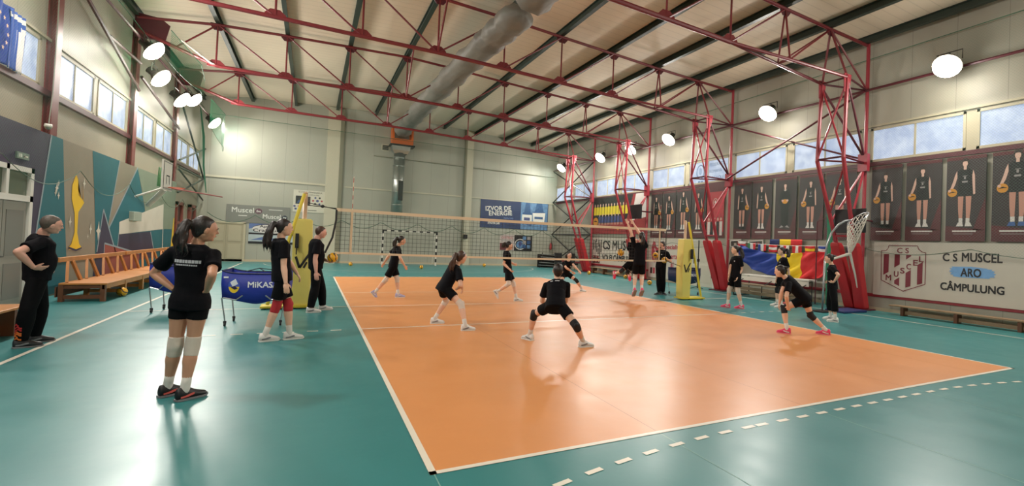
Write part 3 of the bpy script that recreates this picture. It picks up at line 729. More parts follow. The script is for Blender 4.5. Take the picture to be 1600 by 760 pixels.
# ------------------------------------------------------------------ volleyballs
m_by = mat('ball_yellow', '#dca21a', 0.4); m_bb = mat('ball_blue_black', '#1c2236', 0.4)
def ball_geo():
    bm = bmesh.new(); bmesh.ops.create_uvsphere(bm, u_segments=72, v_segments=44, radius=.105)
    me = bpy.data.meshes.new('volleyball'); 
    for f in bm.faces:
        c = f.calc_center_median().normalized(); a = math.atan2(c.y, c.x); s_ = math.sin(a*1.0 + c.z*3.2) * 1.0 + math.sin(c.x*4 - c.z*2)*.35
        f.material_index = 1 if abs(s_) < .30 else 0; f.smooth = True
    bm.to_mesh(me); bm.free(); me.materials.append(m_by); me.materials.append(m_bb); return me
BALL = ball_geo()
def ball(p, label, rot=(0.4, 0.3, 0.6), group='yellow volleyballs lying on the floor'):
    o = bpy.data.objects.new('volleyball', BALL); C.objects.link(o); o.location = p; o.rotation_euler = rot; return tag(o, label, 'ball', group)
for i, (x, y, lb) in enumerate(((-4.72, 11.75, 'yellow and black volleyball lying under the wooden bench'), (4.47, 23.6, 'yellow volleyball on the floor inside the handball goal mouth'), (12.95, 20.2, 'yellow volleyball on the floor by the far padded column'), (12.47, 14.0, 'yellow volleyball on the floor just left of the coach with two balls'), (13.5, 17.4, 'yellow volleyball on the floor behind the jumping player'), (1.12, 25.6, 'dark looking volleyball on the floor left of the handball goal'), (8.95, 26.6, 'dark looking volleyball on the floor right of the handball goal'))):
    ball((x, y, .108), lb, (i*.9, i*.5 + .3, i*1.3))
ball((7.78, 9.35, 1.466), 'yellow volleyball in the air left of the jumping player, seen through the net', (.5, 1, 0), 'volleyballs in the air')

# ------------------------------------------------------------------ handball goal
t = thing('handball_goal', 'black and white striped handball goal in front of the far wall', 'goal', (4.45, 27.1, 0))
m_wh = mat('goal_white', '#cfcbbd', .5)
gx0, gx1 = 2.87, 5.97
def striped(p, q, n, name):
    p, q = V(p), V(q); b = MB()
    for i in range(n):
        b.mt(m_dark if i % 2 == 0 else m_wh); b.bar(p.lerp(q, i/n), p.lerp(q, (i+1)/n), .08, .08, (0, 1, 0))
    b.build(name, parent=t)
striped((gx0, 27.0, 2.08), (gx0, 27.0, 0), 10, 'post'); striped((gx1, 27.0, 2.08), (gx1, 27.0, 0), 10, 'post'); striped((gx0, 27.0, 2.04), (gx1, 27.0, 2.04), 15, 'crossbar')
b = MB()
for x in (gx0, gx1): b.tube([(x, 27.0, 2.0), (x, 27.6, 1.9), (x, 27.95, .05), (x, 27.0, .05)], .018, 6)
b.tube([(gx0, 27.95, .05), (gx1, 27.95, .05)], .018, 6); b.build('rear_frame', m_wh, t)
me = MB(); u0 = gx0
for i in range(26):
    x = gx0 + (gx1-gx0)*i/25; me.tube([(x, 27.02, 2.0), (x, 27.6, 1.85), (x, 27.93, .05)], .003, 3, cap=False)
for j in range(18):
    z = .1 + j*.105; y = 27.93 - (z/1.85)*.33; me.tube([(gx0, y, z), (gx1, y, z)], .003, 3, cap=False)
me.build('goal_net', mat('goal_net_cord', '#8e9184', .7), t)

# ------------------------------------------------------------------ ball carts
m_blue = mat('blue_cart_fabric', '#1f3196', 0.55, var=0.08, vs=6, bump=.35, bs=9)
m_alu = mat('aluminium_tube', '#a9adb0', 0.3, metal=.8)
def cart(cx, cy, rz, w_, d_, label, logo=True, fabric=None):
    t = thing('ball_cart', label, 'ball cart', (cx, cy, 0), 'folding ball carts')
    R = Matrix.Rotation(rz, 3, 'Z'); P = lambda x, y, z: V((cx, cy, 0)) + R @ V((x, y, z))
    hw, hd = w_/2, d_/2
    # fabric basket with sagging floor
    n = 12; top = []; bot = []
    loop = [(-hw + w_*i/n, -hd) for i in range(n)] + [(hw, -hd + d_*i/n) for i in range(n)] + [(hw - w_*i/n, hd) for i in range(n)] + [(-hw, hd - d_*i/n) for i in range(n)]
    def zt(x, y): return .97 - .05*(1 - (abs(x)/hw)**4)*(1 if abs(abs(y) - hd) < 1e-3 else 0)
    def zb(x, y): return .50 - .08*(1 - (abs(x)/hw)**2)
    b = MB(); b.rings([[P(x*s_, y*s_, z_(x, y) - dz) for x, y in loop] for s_, z_, dz in ((1.0, zt, 0), (1.01, lambda x, y: (zt(x, y) + zb(x, y))/2, 0), (.97, zb, 0), (.5, zb, .05), (.1, zb, .06))], cap=False)
    o = b.build('basket', fabric or m_blue, t, True); so = o.modifiers.new('s', 'SOLIDIFY'); so.thickness = .006
    b = MB(); b.tube([P(x, y, zt(x, y)) for x, y in loop], .012, 6, closed=True); b.build('hem', mat('navy_hem', '#151d4d', .6), t)
    for sx in (-1, 1):
        for sy in (-1, 1):
            b = MB(); b.tube([P(sx*hw*.98, sy*hd, .96), P(sx*hw*.72, sy*hd*1.02, .09)] if False else [P(sx*hw*.98, sy*hd*.98, .5), P(sx*hw*.86, sy*hd*.9, .09)], .011, 6); b.build('leg', m_alu, t)
            b = MB(); b.tube([P(sx*hw*.86 - .012, sy*hd*.9, .037), P(sx*hw*.86 + .012, sy*hd*.9, .037)], .036, 12); b.box(P(sx*hw*.86, sy*hd*.9, .075), (.045, .03, .04)); b.build('caster', m_dark, t)
            b = MB(); b.tube([P(sx*hw*.93, sy*hd, .5), P(sx*hw*.55, sy*hd, .46), P(sx*hw*.35, sy*hd, .54)], .013, 6); b.build('bracket', m_alu, t)
    for sy in (-1, 1):
        b = MB(); b.tube([P(-hw*.3, sy*hd*.9, .96), P(0, 0, 1.0), P(hw*.3, sy*hd*.9, .96)], .009, 6); b.build('fold_bar', m_dark, t)
    if logo:
        b = MB(); u = R @ V((1, 0, 0)); nn = R @ V((0, -1, 0)); sh = Sheet(b, P(-hw, -hd - .004, .44), u, (0, 0, 1), nn)
        mw = mat('logo_white', '#dfe2ea', .5)
        sh.text('MiKASA', w_*.40, .24, w_*.88, .34, mw, 4, bold=.018)
        sh.disc(w_*.19, .27, .085, .13, mat('logo_blue', '#3c55b5', .5), 3)
        sh.disc(w_*.19, .27, .08, .125, mat('logo_yellow', '#e0c023', .5), 4, 20, PI*1.05, PI*1.95)
        sh.poly([(w_*.13, .33), (w_*.21, .39), (w_*.25, .30), (w_*.17, .25)], mw, 5); sh.poly([(w_*.14, .24), (w_*.20, .27), (w_*.25, .22), (w_*.2, .2)], mat('logo_navy', '#141a4a', .5), 6)
        sh.rect(.03, .40, .10, .43, mw, 4)
        b.build('printed_logo', parent=t, fix=False)
    return t
cart(-1.62, 7.02, -.12, .98, .62, 'blue folding ball cart with white lettering behind the two players at left')
cart(-3.15, 8.95, -.15, .72, .6, 'blue ball cart mostly hidden behind the player in the left foreground', False)
cart(11.25, 10.35, .12, .95, .7, 'navy ball cart behind the right volleyball post', True, mat('navy_cart_fabric', '#1c2550', .55, bump=.35, bs=9))

# ------------------------------------------------------------------ wooden benches
def long_bench(y0, y1, label):
    t = thing('wooden_bench', label, 'bench', (-5.1, y0, 0), 'varnished benches along the left wall')
    b = MB(); b.bx(-5.50, -4.72, y0, y1, .36, .40)
    b.build('seat', m_wood, t, bevel=.008)
    b = MB(); b.bx(-5.56, -5.50, y0, y1, .84, .94); b.build('top_rail', m_wood, t, bevel=.008)
    b = MB(); b.bx(-4.80, -4.76, y0, y1, .27, .36); b.build('apron', m_wood, t)
    n = max(1, round((y1 - y0)/1.25))
    for i in range(n + 1):
        y = min(max(y0 + (y1 - y0)*i/n, y0 + .05), y1 - .05)
        b = MB(); b.bx(-4.83, -4.75, y - .05, y + .05, 0, .36); b.build('leg', m_woodd if i == 0 else m_wood, t)
        b = MB(); b.bx(-5.5, -5.42, y - .05, y + .05, 0, .36); b.build('leg', m_woodd if i == 0 else m_wood, t)
        b = MB(); b.bx(-5.44, -4.8, y - .03, y + .03, .06, .14); b.bx(-5.44, -4.8, y - .03, y + .03, .28, .35); b.build('cross_rail', m_woodd if i == 0 else m_wood, t)
    m2 = max(2, round((y1 - y0)/1.05))
    for i in range(m2):
        yc = y0 + (i + .5)*(y1 - y0)/m2
        b = MB(); b.bar((-5.5, yc - .12, .84), (-5.42, yc - .36, .40), .05, .06); b.bar((-5.5, yc + .12, .84), (-5.42, yc + .36, .40), .05, .06); b.build('back_strut', m_wood, t)
    b = MB(); b.bx(-5.55, -5.53, y0, y1, .1, .32); b.build('rear_board', m_woodd, t)
    return t
long_bench(10.75, 14.9, 'long varnished wooden bench with backrest, nearest part beside the standing coach')
long_bench(15.0, 19.3, 'long varnished wooden bench with backrest, middle part along the mural')
long_bench(19.4, 23.3, 'long varnished wooden bench with backrest, far part behind the foreground player')
def low_bench(x0, x1, y0, y1, h, m, label, group='low gymnastics benches'):
    t = thing('gym_bench', label, 'bench', ((x0+x1)/2, (y0+y1)/2, 0), group)
    b = MB(); b.bx(x0, x1, y0, y1, h - .035, h); b.build('seat', m, t, bevel=.006)
    b = MB(); b.bx((x0+x1)/2 - .04, (x0+x1)/2 + .04, y0 + .3, y1 - .3, .04, .14); b.build('stretcher', m, t)
    n = max(2, round((y1-y0)/1.4) + 1)
    for i in range(n):
        y = y0 + .35 + (y1 - y0 - .7)*i/(n-1); b = MB(); b.bx(x0 + .03, x1 - .03, y - .04, y + .04, 0, h - .035); b.build('leg', m_woodd, t)
    return t
low_bench(-5.0, -4.55, 2.6, 7.0, .42, m_wood, 'varnished wooden bench at the left edge in front of the standing coach')
m_ob = mat('pale_worn_wood', '#8e7457', .5, var=.1)
low_bench(14.1, 14.4, .1, 4.75, .28, m_ob, 'low brown gymnastics bench under the white club banner at right')
low_bench(14.0, 14.35, 17.8, 22.0, .36, m_ob, 'low wooden bench under the white club sign behind the net')

# ------------------------------------------------------------------ bleacher and small furniture, right side
m_plank = mat('weathered_plank', '#87735c', .5, var=.1)
t = thing('tiered_bench', 'black framed bench stand with white top board under the big flag', 'bench', (13.8, 8.4, 0))
for y in (7.3, 8.7, 10.0):
    b = MB(); b.tube([(13.4, y, .0), (13.4, y, .42), (14.2, y, .74), (14.2, y, 0)], .02, 6); b.tube([(13.4, y, .02), (14.2, y, .02)], .02, 6); b.build('frame', m_blackst, t)
for x, z, m in ((13.4, .16, m_plank), (13.42, .30, m_plank), (13.6, .44, m_plank), (14.1, .76, m_white)):
    b = MB(); b.bx(x - .02, x + .02, 7.2, 10.1, z - .055, z + .055) if x < 13.5 else b.bx(x - .2, x + .2, 7.2, 10.1, z - .02, z + .03); b.build('board', m, t)
b = MB(); b.bx(13.88, 13.9, 7.2, 10.1, .56, .72); b.build('front_board', m_white, t)
t = thing('tiered_bench', 'small grey slatted stand in the far right corner', 'bench', (13.4, 26.6, 0))
for i in range(5):
    b = MB(); b.bar((12.75 + i*.1, 26.6 + i*.12, .18 + i*.18), (14.1 + i*.06, 26.6 + i*.12, .12 + i*.18), .14, .03); b.build('slat', mat('grey_slat', '#9a9c98', .4), t)
b = MB(); b.bar((12.8, 26.55, .0), (13.3, 27.3, 1.0), .04, .04); b.bar((14.05, 26.55, .0), (14.2, 27.3, 1.0), .04, .04); b.bx(12.9, 14.2, 27.2, 27.25, 0, .9); b.build('frame', m_blackst, t)
for i, (x, y) in enumerate(((13.0, 24.0), (13.9, 23.9))):
    t = thing('chair', ('left' if i == 0 else 'right') + ' one of two black padded chairs by the far padded column', 'chair', (x, y, 0), 'black chairs in the far right corner')
    b = MB(); b.box((x, y, .42), (.5, .5, .12)); b.build('seat', m_dark, t, bevel=.03)
    b = MB(); b.box((x, y + .24, .78), (.5, .08, .6)); b.build('backrest', m_dark, t, bevel=.03)
    for sx in (-1, 1):
        for sy in (-1, 1): b = MB(); b.tube([(x + sx*.22, y + sy*.22, 0), (x + sx*.2, y + sy*.2, .38)], .015, 6); b.build('leg', m_blackst, t)
b = MB(); b.bx(12.66, 13.75, 5.15, 5.75, 0, .07); tag(b.build('gym_mat', mat('blue_mat', '#1d2c5c', .5), bevel=.02), 'dark blue gym mat at the foot of the nearest padded column', 'mat')
b = MB(); b.bx(12.35, 13.2, 6.55, 7.2, 0, .09); tag(b.build('gym_mat', mat('red_mat', '#8e2629', .5), bevel=.02), 'dark red gym mat behind the lunging player', 'mat')
t = thing('pole_stand', 'thin black pole stand in front of the white double door', 'stand', (13.6, 12.2, 0))
b = MB(); b.tube([(13.6, 12.2, .03), (13.6, 12.2, 2.05)], .025, 8); b.build('pole', m_blackst, t)
for a in range(3):
    b = MB(); b.tube([(13.6, 12.2, .1), (13.6 + .3*math.cos(a*2.1), 12.2 + .3*math.sin(a*2.1), .015)], .015, 6); b.build('foot', m_blackst, t)
b = MB(); b.box((13.6, 12.2, 1.2), (.08, .08, .12)); b.build('clamp', m_blackst, t)

# ------------------------------------------------------------------ basketball gear
t = thing('basketball_backboard', 'white basketball backboard on a long wall arm at the left', 'backboard', (-5.1, 17.2, 2.8))
b = MB(); b.mt(m_white); b.box((-5.05, 16.75, 3.36), (.05, 1.15, .95))
sh = Sheet(b, (-5.02, 16.17, 2.885), (0, 1, 0), (0, 0, 1), (1, 0, 0))
for r in ((.03, .03, 1.12, .07), (.03, .88, 1.12, .92), (.03, .03, .07, .92), (1.08, .03, 1.12, .92), (.38, .45, .77, .49), (.38, .2, .42, .45), (.73, .2, .77, .45)): sh.rect(*r, m_dark if r[2] - r[0] < .5 else mat('grey_line', '#8a8a84', .5), 2)
b.build('board', parent=t, fix=False)
b = MB(); b.tube([(-5.9, 18.6, 2.45), (-5.1, 16.9, 2.95)], .085, 10); b.tube([(-5.95, 17.3, 2.65), (-5.12, 17.0, 3.0)], .035, 8); b.build('support_arm', m_white, t)
b = MB(); b.tube([(-5.0, 16.75 + .22*math.cos(a*PI/10), 2.95) if False else (-4.78 + .22*math.cos(a*PI/10), 16.75 + .22*math.sin(a*PI/10), 2.98) for a in range(20)], .012, 6, closed=True); b.build('rim', mat('rim_orange', '#b0533a', .5), t)
b = MB(); b.tube([(-5.08, 17.3, 3.0), (-4.2, 21.5, 3.05)], .025, 6); b.build('side_rod', mat('faded_red', '#8a4a48', .5), t)
b = MB()
for i in range(5): b.tube([(-5.2 + i*.03, 16.5 + i*.1, 3.6), (-5.25, 16.6 + i*.06, 3.0)], .018, 5)
b.build('rolled_net', mat('lime_net', '#6fa878', .6), t)
for Y, lb in ((5.6, 'black basketball backboard on the nearest lattice column'), (16.7, 'black basketball backboard on the column behind the jumping player')):
    t = thing('basketball_backboard', lb, 'backboard', (13.6, Y, 2.3), 'black backboards on the right columns')
    z0 = 2.35 if Y < 10 else 3.07
    b = MB(); b.box((13.5, Y, z0 + .36), (.06, .95, .72)); b.build('board', m_dark, t, bevel=.01)
    b = MB(); b.tube([(13.52, Y - .2, z0 + .4), (14.45, Y - .1, z0 + .4)], .025, 6); b.tube([(13.52, Y + .2, z0 + .4), (14.45, Y + .1, z0 + .4)], .025, 6); b.build('bracket', m_redd, t)
# hoop with a long white net drawn aside
t = thing('basketball_hoop', 'hoop with a long white net pulled down to the left, on a curved grey pipe', 'basketball hoop', (13.0, 5.3, 2.6))
hc = V((13.12, 5.12, 2.74)); ha = V((.22, -.05, .16)).normalized()*.33; hb = V((.25, .9, -.1)).normalized()*.27
b = MB(); b.tube([hc + ha*math.cos(2*PI*i/24) + hb*math.sin(2*PI*i/24) for i in range(24)], .014, 6, closed=True); b.build('rim', m_alu, t)
waist = V((13.0, 5.25, 1.72)); ends = V((12.45, 5.55, 1.50)); b = MB(); N = 12; rows = 10; pt = {}
for j in range(rows + 1):
    f_ = j/rows; ce = hc.lerp(waist, f_)
    s_ = (1 - f_)**.7*.95 + .06
    for i in range(N): a = 2*PI*(i + .5*(j % 2))/N; pt[j, i] = ce + (ha*math.cos(a) + hb*math.sin(a))*s_
for j in range(rows):
    for i in range(N):
        b.tube([pt[j, i], pt[j+1, i]], .011, 4, cap=False); b.tube([pt[j, i], pt[j+1, (i - 1) % N if j % 2 == 0 else (i + 1) % N]], .011, 4, cap=False)
b.build('net', mat('white_rope', '#d2cbc0', .7), t)
b = MB(); b.tube([waist, ends, (12.33, 5.6, 1.46)], [.045, .03, .02], 6); b.build('tied_tail', mat('white_rope', '#d2cbc0', .7), t)
b = MB(); b.tube([waist, (13.35, 5.3, 1.1), (13.55, 5.35, .72)], [.045, .028, .015], 6); b.build('loose_tail', mat('white_rope', '#d2cbc0', .7), t)
pc = [(12.3, 5.55, 1.5), (12.3, 5.5, 1.95), (12.38, 5.42, 2.3), (12.55, 5.35, 2.52), (12.72, 5.25, 2.66), (12.86, 5.18, 2.68)]
b = MB(); b.tube(pc, .028, 8); b.tube([(12.3, 5.55, 1.5), (12.32, 5.6, .02)], .028, 8); b.build('curved_pipe', m_alu, t, True)
b = MB(); b.box((12.32, 5.6, .02), (.5, .4, .04)); b.build('foot_plate', m_blackst, t)
b = MB(); b.tube([(13.95, 7.0, 2.75), (13.96, 7.0, .02)], .018, 6); b.tube([(13.95, 7.0, 2.75), (13.98, 6.7, 2.85), (14.1, 6.5, 2.8)], .012, 6)
tag(b.build('red_pole', m_redd), 'thin dark red pole with a bent top between the flag and the column', 'pole')
b = MB(); b.tube([(14.0, 6.68, 3.0), (14.05, 6.6, 2.4), (13.98, 6.62, 1.4), (14.0, 6.6, .75), (14.0, 6.6, .03)], [.03, .09, .07, .06, .05], 8)
tag(b.build('bunched_net', mat('green_bunch', '#2f7f5e', .7, bump=.6, bs=12)), 'bunched green netting hanging beside the thin red pole', 'net')

# ------------------------------------------------------------------ small things on the walls
b = MB(); b.mt(mat('exit_green', '#6d7f72', .5)); b.bx(XL + .168, XL + .2, 10.15, 10.62, 2.93, 3.06); sh = Sheet(b, (XL + .2, 10.15, 2.93), (0, 1, 0), (0, 0, 1), (1, 0, 0)); mw = mat('sign_white', '#c9cbbf', .5)
sh.rect(.24, .05, .42, .08, mw, 1); sh.poly([(.24, .065), (.30, .11), (.30, .02)], mw, 1); sh.rect(.06, .03, .10, .10, mw, 1); sh.rect(.12, .03, .19, .10, mw, 1)
tag(b.build('exit_sign', fix=False), 'small exit sign with an arrow above the white door at left', 'sign')
b = MB(); b.bx(XL + .168, XL + .3, 17.1, 17.9, 1.85, 2.15); tag(b.build('wall_box', mat('box_beige', '#9aa394', .5), bevel=.01), 'small pale switch box on the mural above the white shape', 'switch box')
t = thing('fire_extinguisher', 'red fire extinguisher hung on the far wall at the right corner', 'fire extinguisher', (14.35, 28.25, 1.2))
b = MB(); b.lathe((14.35, 28.25, 1.2), [(.01, 0), (.075, .02), (.08, .05), (.08, .38), (.04, .46), (.02, .5)], (0, 0, 1), 14); b.build('cylinder', mat('extinguisher_red', '#96262a', .35), t, True)
b = MB(); b.box((14.35, 28.2, 1.72), (.04, .14, .03)); b.tube([(14.35, 28.2, 1.7), (14.45, 28.18, 1.6), (14.44, 28.2, 1.3)], .012, 6); b.build('valve', m_dark, t)
b = MB(); b.bx(7.98, 8.2, 28.05, 28.24, 1.75, 2.02); tag(b.build('loudspeaker', m_dark, bevel=.01), 'small black loudspeaker box on the far wall post', 'loudspeaker')
for i, (y0, y1, z0, z1, tl) in enumerate(((10.85, 11.45, 1.83, 2.13, -.10), (9.75, 10.5, 1.8, 2.12, -.06))):
    b = MB(); R = Matrix.Rotation(tl, 3, 'X'); c_ = V((14.64, (y0+y1)/2, (z0+z1)/2))
    b.mt(m_white).box(c_, (.03, y1 - y0, z1 - z0), M=R); b.mt(mat('photo_dark', '#3a3533', .4)).box(c_ + V((-.012, 0, 0)), (.012, y1 - y0 - .1, z1 - z0 - .1), M=R)
    b.mt(mat('photo_pale', '#b5aca0', .4)).box(c_ + V((-.02, .02, -.04)), (.004, .12, .1), M=R); b.mt(mat('photo_red', '#8c3434', .4)).box(c_ + V((-.02, -.14, 0)), (.004, .1, .16), M=R)
    tag(b.build('framed_photo'), ('tilted white framed photo beside the second padded column', 'white framed photo behind the blue end of the big flag')[i], 'picture', 'framed photos on the right wall')
# ------------------------------------------------------------------ flat prints: posters, banners, flags
UY = (0, -1, 0); UZ = (0, 0, 1); NXm = (-1, 0, 0)
m_pbg = mat('poster_dark', '#352b2d', .5, var=.25, vs=1.2); m_pmar = mat('poster_maroon', '#552026', .5, var=.2, vs=2)
m_psk = mat('print_skin', '#cfab9a', .5); m_psk2 = mat('print_skin_leg', '#bd8a78', .5); m_pbl = mat('print_black', '#131315', .5); m_phr = mat('print_hair', '#33231f', .5); m_pwh = mat('print_white', '#cfcac4', .5); m_pby = mat('print_ball', '#c98b2a', .5); m_pgr = mat('print_grey', '#8e8a88', .5)
m_pblue = mat('print_blue_shoe', '#3b5b93', .5)
def player_print(sh, u, v, h, side, kind='player', shoe=None, L=4):
    s = h
    if kind == 'player':
        leg = m_psk2
        for k in (-1, 1):
            sh.poly([(u + k*.085*s, v + .50*s), (u + k*.012*s, v + .50*s), (u + k*.025*s, v + .06*s), (u + k*.062*s, v + .06*s), (u + k*.078*s, v + .25*s)], leg, L)
            sh.poly([(u + k*.02*s, v + .12*s), (u + k*.068*s, v + .12*s), (u + k*.066*s, v + .05*s), (u + k*.02*s, v + .05*s)], m_pwh, L+1)
            sh.poly([(u + k*.01*s, v), (u + k*.10*s, v), (u + k*.075*s, v + .055*s), (u + k*.02*s, v + .055*s)], shoe or m_pwh, L+2)
        sh.poly([(u - .095*s, v + .44*s), (u - .005*s, v + .44*s), (u, v + .47*s), (u + .005*s, v + .44*s), (u + .095*s, v + .44*s), (u + .085*s, v + .58*s), (u - .085*s, v + .58*s)], m_pbl, L+1)
        sh.poly([(u - .083*s, v + .56*s), (u + .083*s, v + .56*s), (u + .078*s, v + .70*s), (u + .095*s, v + .80*s), (u + .045*s, v + .845*s), (u - .045*s, v + .845*s), (u - .095*s, v + .80*s), (u - .078*s, v + .70*s)], m_pbl, L+2)
        a = [(.10, .82), (.125, .76), (.15, .66), (.19, .54), (.165, .52), (.12, .62), (.095, .72)]
        sh.poly([(u + side*x*s, v + y*s) for x, y in a], m_psk, L+1)
        a = [(.10, .82), (.12, .74), (.125, .6), (.13, .47), (.105, .46), (.095, .6), (.088, .74)]
        sh.poly([(u - side*x*s, v + y*s) for x, y in a], m_psk, L+1)
        sh.disc(u + side*.155*s, v + .50*s, .062*s, .062*s, m_pby, L+3, 14); sh.poly([(u + side*(.10)*s, v + .50*s), (u + side*.15*s, v + .52*s), (u + side*.21*s, v + .49*s), (u + side*.15*s, v + .50*s)], m_pbl, L+4)
        sh.disc(u + side*.19*s, v + .53*s, .02*s, .02*s, m_psk, L+4, 8)
        sh.rect(u - .028*s, v + .735*s, u + .03*s, v + .742*s, m_pgr, L+4); sh.rect(u - .012*s, v + .69*s, u + .012*s, v + .73*s, m_pgr, L+4); sh.rect(u - .035*s, v + .64*s, u + .035*s, v + .665*s, m_pgr, L+4)
    else:
        sh.poly([(u - .09*s, v + .05*s), (u - .005*s, v + .05*s), (u, v + .4*s), (u + .005*s, v + .05*s), (u + .09*s, v + .05*s), (u + .1*s, v + .5*s), (u - .1*s, v + .5*s)], m_pbl, L+1)
        sh.poly([(u - .12*s, v + .5*s), (u + .12*s, v + .5*s), (u + .15*s, v + .6*s), (u + .11*s, v + .82*s), (u + .04*s, v + .85*s), (u - .04*s, v + .85*s), (u - .11*s, v + .82*s), (u - .15*s, v + .6*s)], m_pbl, L+1)
        sh.disc(u, v + .58*s, .07*s, .05*s, m_pby, L+3, 14); sh.disc(u - .06*s, v + .6*s, .03*s, .025*s, m_psk, L+4, 8); sh.disc(u + .06*s, v + .6*s, .03*s, .025*s, m_psk, L+4, 8)
        for k in (-1, 1): sh.poly([(u + k*.02*s, v + .03*s), (u + k*.13*s, v + .01*s), (u + k*.07*s, v + .07*s)], m_pgr, L+2)
        sh.poly([(u - .05*s, v + .84*s), (u, v + .8*s), (u + .05*s, v + .84*s), (u, v + .82*s)], m_pwh, L+3)
    sh.rect(u - .018*s, v + .83*s, u + .018*s, v + .88*s, m_psk, L+3)
    sh.disc(u, v + .94*s, .046*s, .064*s, m_phr, L+3, 16); sh.disc(u, v + .918*s, .032*s, .047*s, m_psk, L+4, 16)
    sh.poly([(u - .033*s, v + .94*s), (u - .02*s, v + .95*s), (u + .02*s, v + .95*s), (u + .033*s, v + .94*s), (u + .03*s, v + .985*s), (u - .03*s, v + .985*s)], m_phr, L+5)
def poster(ya, yb, label, side, kind='player', shoe=None, mar=True, h=1.72, du=0.0):
    """ya > yb: left and right edges seen from inside the hall"""
    b = MB(); z0, z1 = 2.17, 4.46; w_ = ya - yb
    b.mt(m_pbg); b.bx(14.60, 14.63, yb, ya, z0, z1)
    sh = Sheet(b, (14.60, ya, z0), UY, UZ, NXm)
    if mar: sh.poly([(0, 0), (w_, 0), (w_, .3), (0, .42)], m_pmar, 1); sh.poly([(w_*.7, .3), (w_, .3), (w_, 1.2)], m_pmar, 1)
    sh.rect(0, 2.2, w_, 2.29, m_pmar, 1.5)
    player_print(sh, w_*(.48 + du), .40, h, side, kind, shoe)
    sh.rect(w_*.18, .25, w_*.78, .29, m_pwh, 3); sh.rect(w_*.2, .19, w_*.7, .205, m_pgr, 3)
    return tag(b.build('player_poster', fix=False), label, 'poster', 'player posters on the right wall')
poster(5.63, 4.74, 'dark portrait poster right of the nearest lattice column, ball on the left hip', -1, shoe=m_pbl, h=1.68)
poster(4.62, 3.70, 'dark player poster second from the right of the nearest column', -1, h=1.74)
poster(3.58, 2.68, 'dark player poster third right of the nearest column, over the banner lettering', -1, h=1.84)
poster(2.55, 1.60, 'dark player poster with blue shoes at the right edge', -1, shoe=m_pblue, h=1.92, du=.06)
poster(11.28, 10.38, 'first dark player poster right of the second lattice column', 1, shoe=m_pbl)
poster(10.32, 9.40, 'second dark player poster right of the second lattice column', 1)
poster(9.24, 8.32, 'dark poster of a fully black dressed figure holding a ball in front', 1, 'coach')
poster(8.20, 7.26, 'dark player poster left of the nearest lattice column, ball on the left', -1)
poster(7.18, 6.12, 'dark player poster behind the legs of the nearest lattice column', -1)
poster(16.92, 16.0, 'first dark player poster right of the column behind the jumping player', 1)
poster(15.93, 14.98, 'second dark player poster right of the column behind the jumping player', 1)
poster(14.92, 13.90, 'dark player poster directly above the right volleyball post', 1, h=1.85)
poster(13.86, 12.92, 'dark player poster partly behind the second lattice column', 1)
# red group poster
b = MB(); b.mt(mat('poster_red', '#b0333c', .5, var=.1)); b.bx(14.60, 14.63, 11.85, 12.85, 2.2, 4.5); sh = Sheet(b, (14.60, 12.85, 2.2), UY, UZ, NXm)
sh.rect(0, 0, 1.0, .25, m_pmar, 1); sh.rect(0, 2.0, 1.0, 2.3, m_pmar, 1)
sh.ring(.5, 1.55, .13, .16, .02, m_pwh, 2); sh.disc(.5, 1.55, .05, .07, m_pwh, 2)
for i in range(5):
    u = .14 + i*.18; sh.poly([(u-.07, .1), (u+.07, .1), (u+.08, .7), (u-.08, .7)], (m_pwh, m_pbl)[i % 2], 3); sh.disc(u, .80, .05, .07, m_psk, 4); sh.disc(u, .84, .05, .05, m_phr, 3)
tag(b.build('group_poster', fix=False), 'red poster with a small group of people behind the second lattice column', 'poster')
# team photo banner
b = MB(); b.mt(mat('team_black', '#161214', .5)); b.bx(14.60, 14.63, 17.35, 22.85, 2.35, 4.55); sh = Sheet(b, (14.60, 22.85, 2.35), UY, UZ, NXm)
mred = mat('team_red', '#8f2328', .5, var=.15, vs=1); mye = mat('team_yellow', '#d9c52c', .5); mpu = mat('team_blue', '#444a7a', .5)
sh.poly([(0, 0), (4.0, 0), (4.0, .75), (0, .55)], mred, 1); sh.poly([(3.3, 0), (5.5, 0), (5.5, 2.2), (4.3, 2.2), (3.9, 1.2)], mred, 1.5)
sh.poly([(4.55, 2.2), (5.5, 2.2), (5.5, .9), (4.15, .75)], m_pwh, 2)
for i in range(12):
    u = .28 + i*.31; v = 1.15 + .0*i
    sh.poly([(u-.14, v), (u+.14, v), (u+.13, v+.45), (u+.05, v+.5), (u-.05, v+.5), (u-.13, v+.45)], mye, 3); sh.disc(u, v+.58, .055, .085, m_psk, 4, 12); sh.disc(u, v+.63, .055, .06, m_phr, 3.5, 12)
for i in range(8):
    u = .85 + i*.34; v = .55
    sh.poly([(u-.13, v+.12), (u+.13, v+.12), (u+.12, v+.5), (u-.12, v+.5)], mpu, 5); sh.disc(u, v+.58, .05, .08, m_psk, 6, 12); sh.rect(u-.11, v, u-.02, v+.14, m_psk2, 5); sh.rect(u+.02, v, u+.11, v+.14, m_psk2, 5)
sh.disc(.4, .75, .30, .26, m_pby, 7, 22); sh.poly([(.1, .75), (.4, .83), (.7, .72), (.4, .76)], m_pbl, 8); sh.disc(2.9, .33, .12, .1, m_pby, 7, 14)
tag(b.build('team_banner', fix=False), 'wide banner with a team in yellow shirts on black and red, behind the net', 'banner')
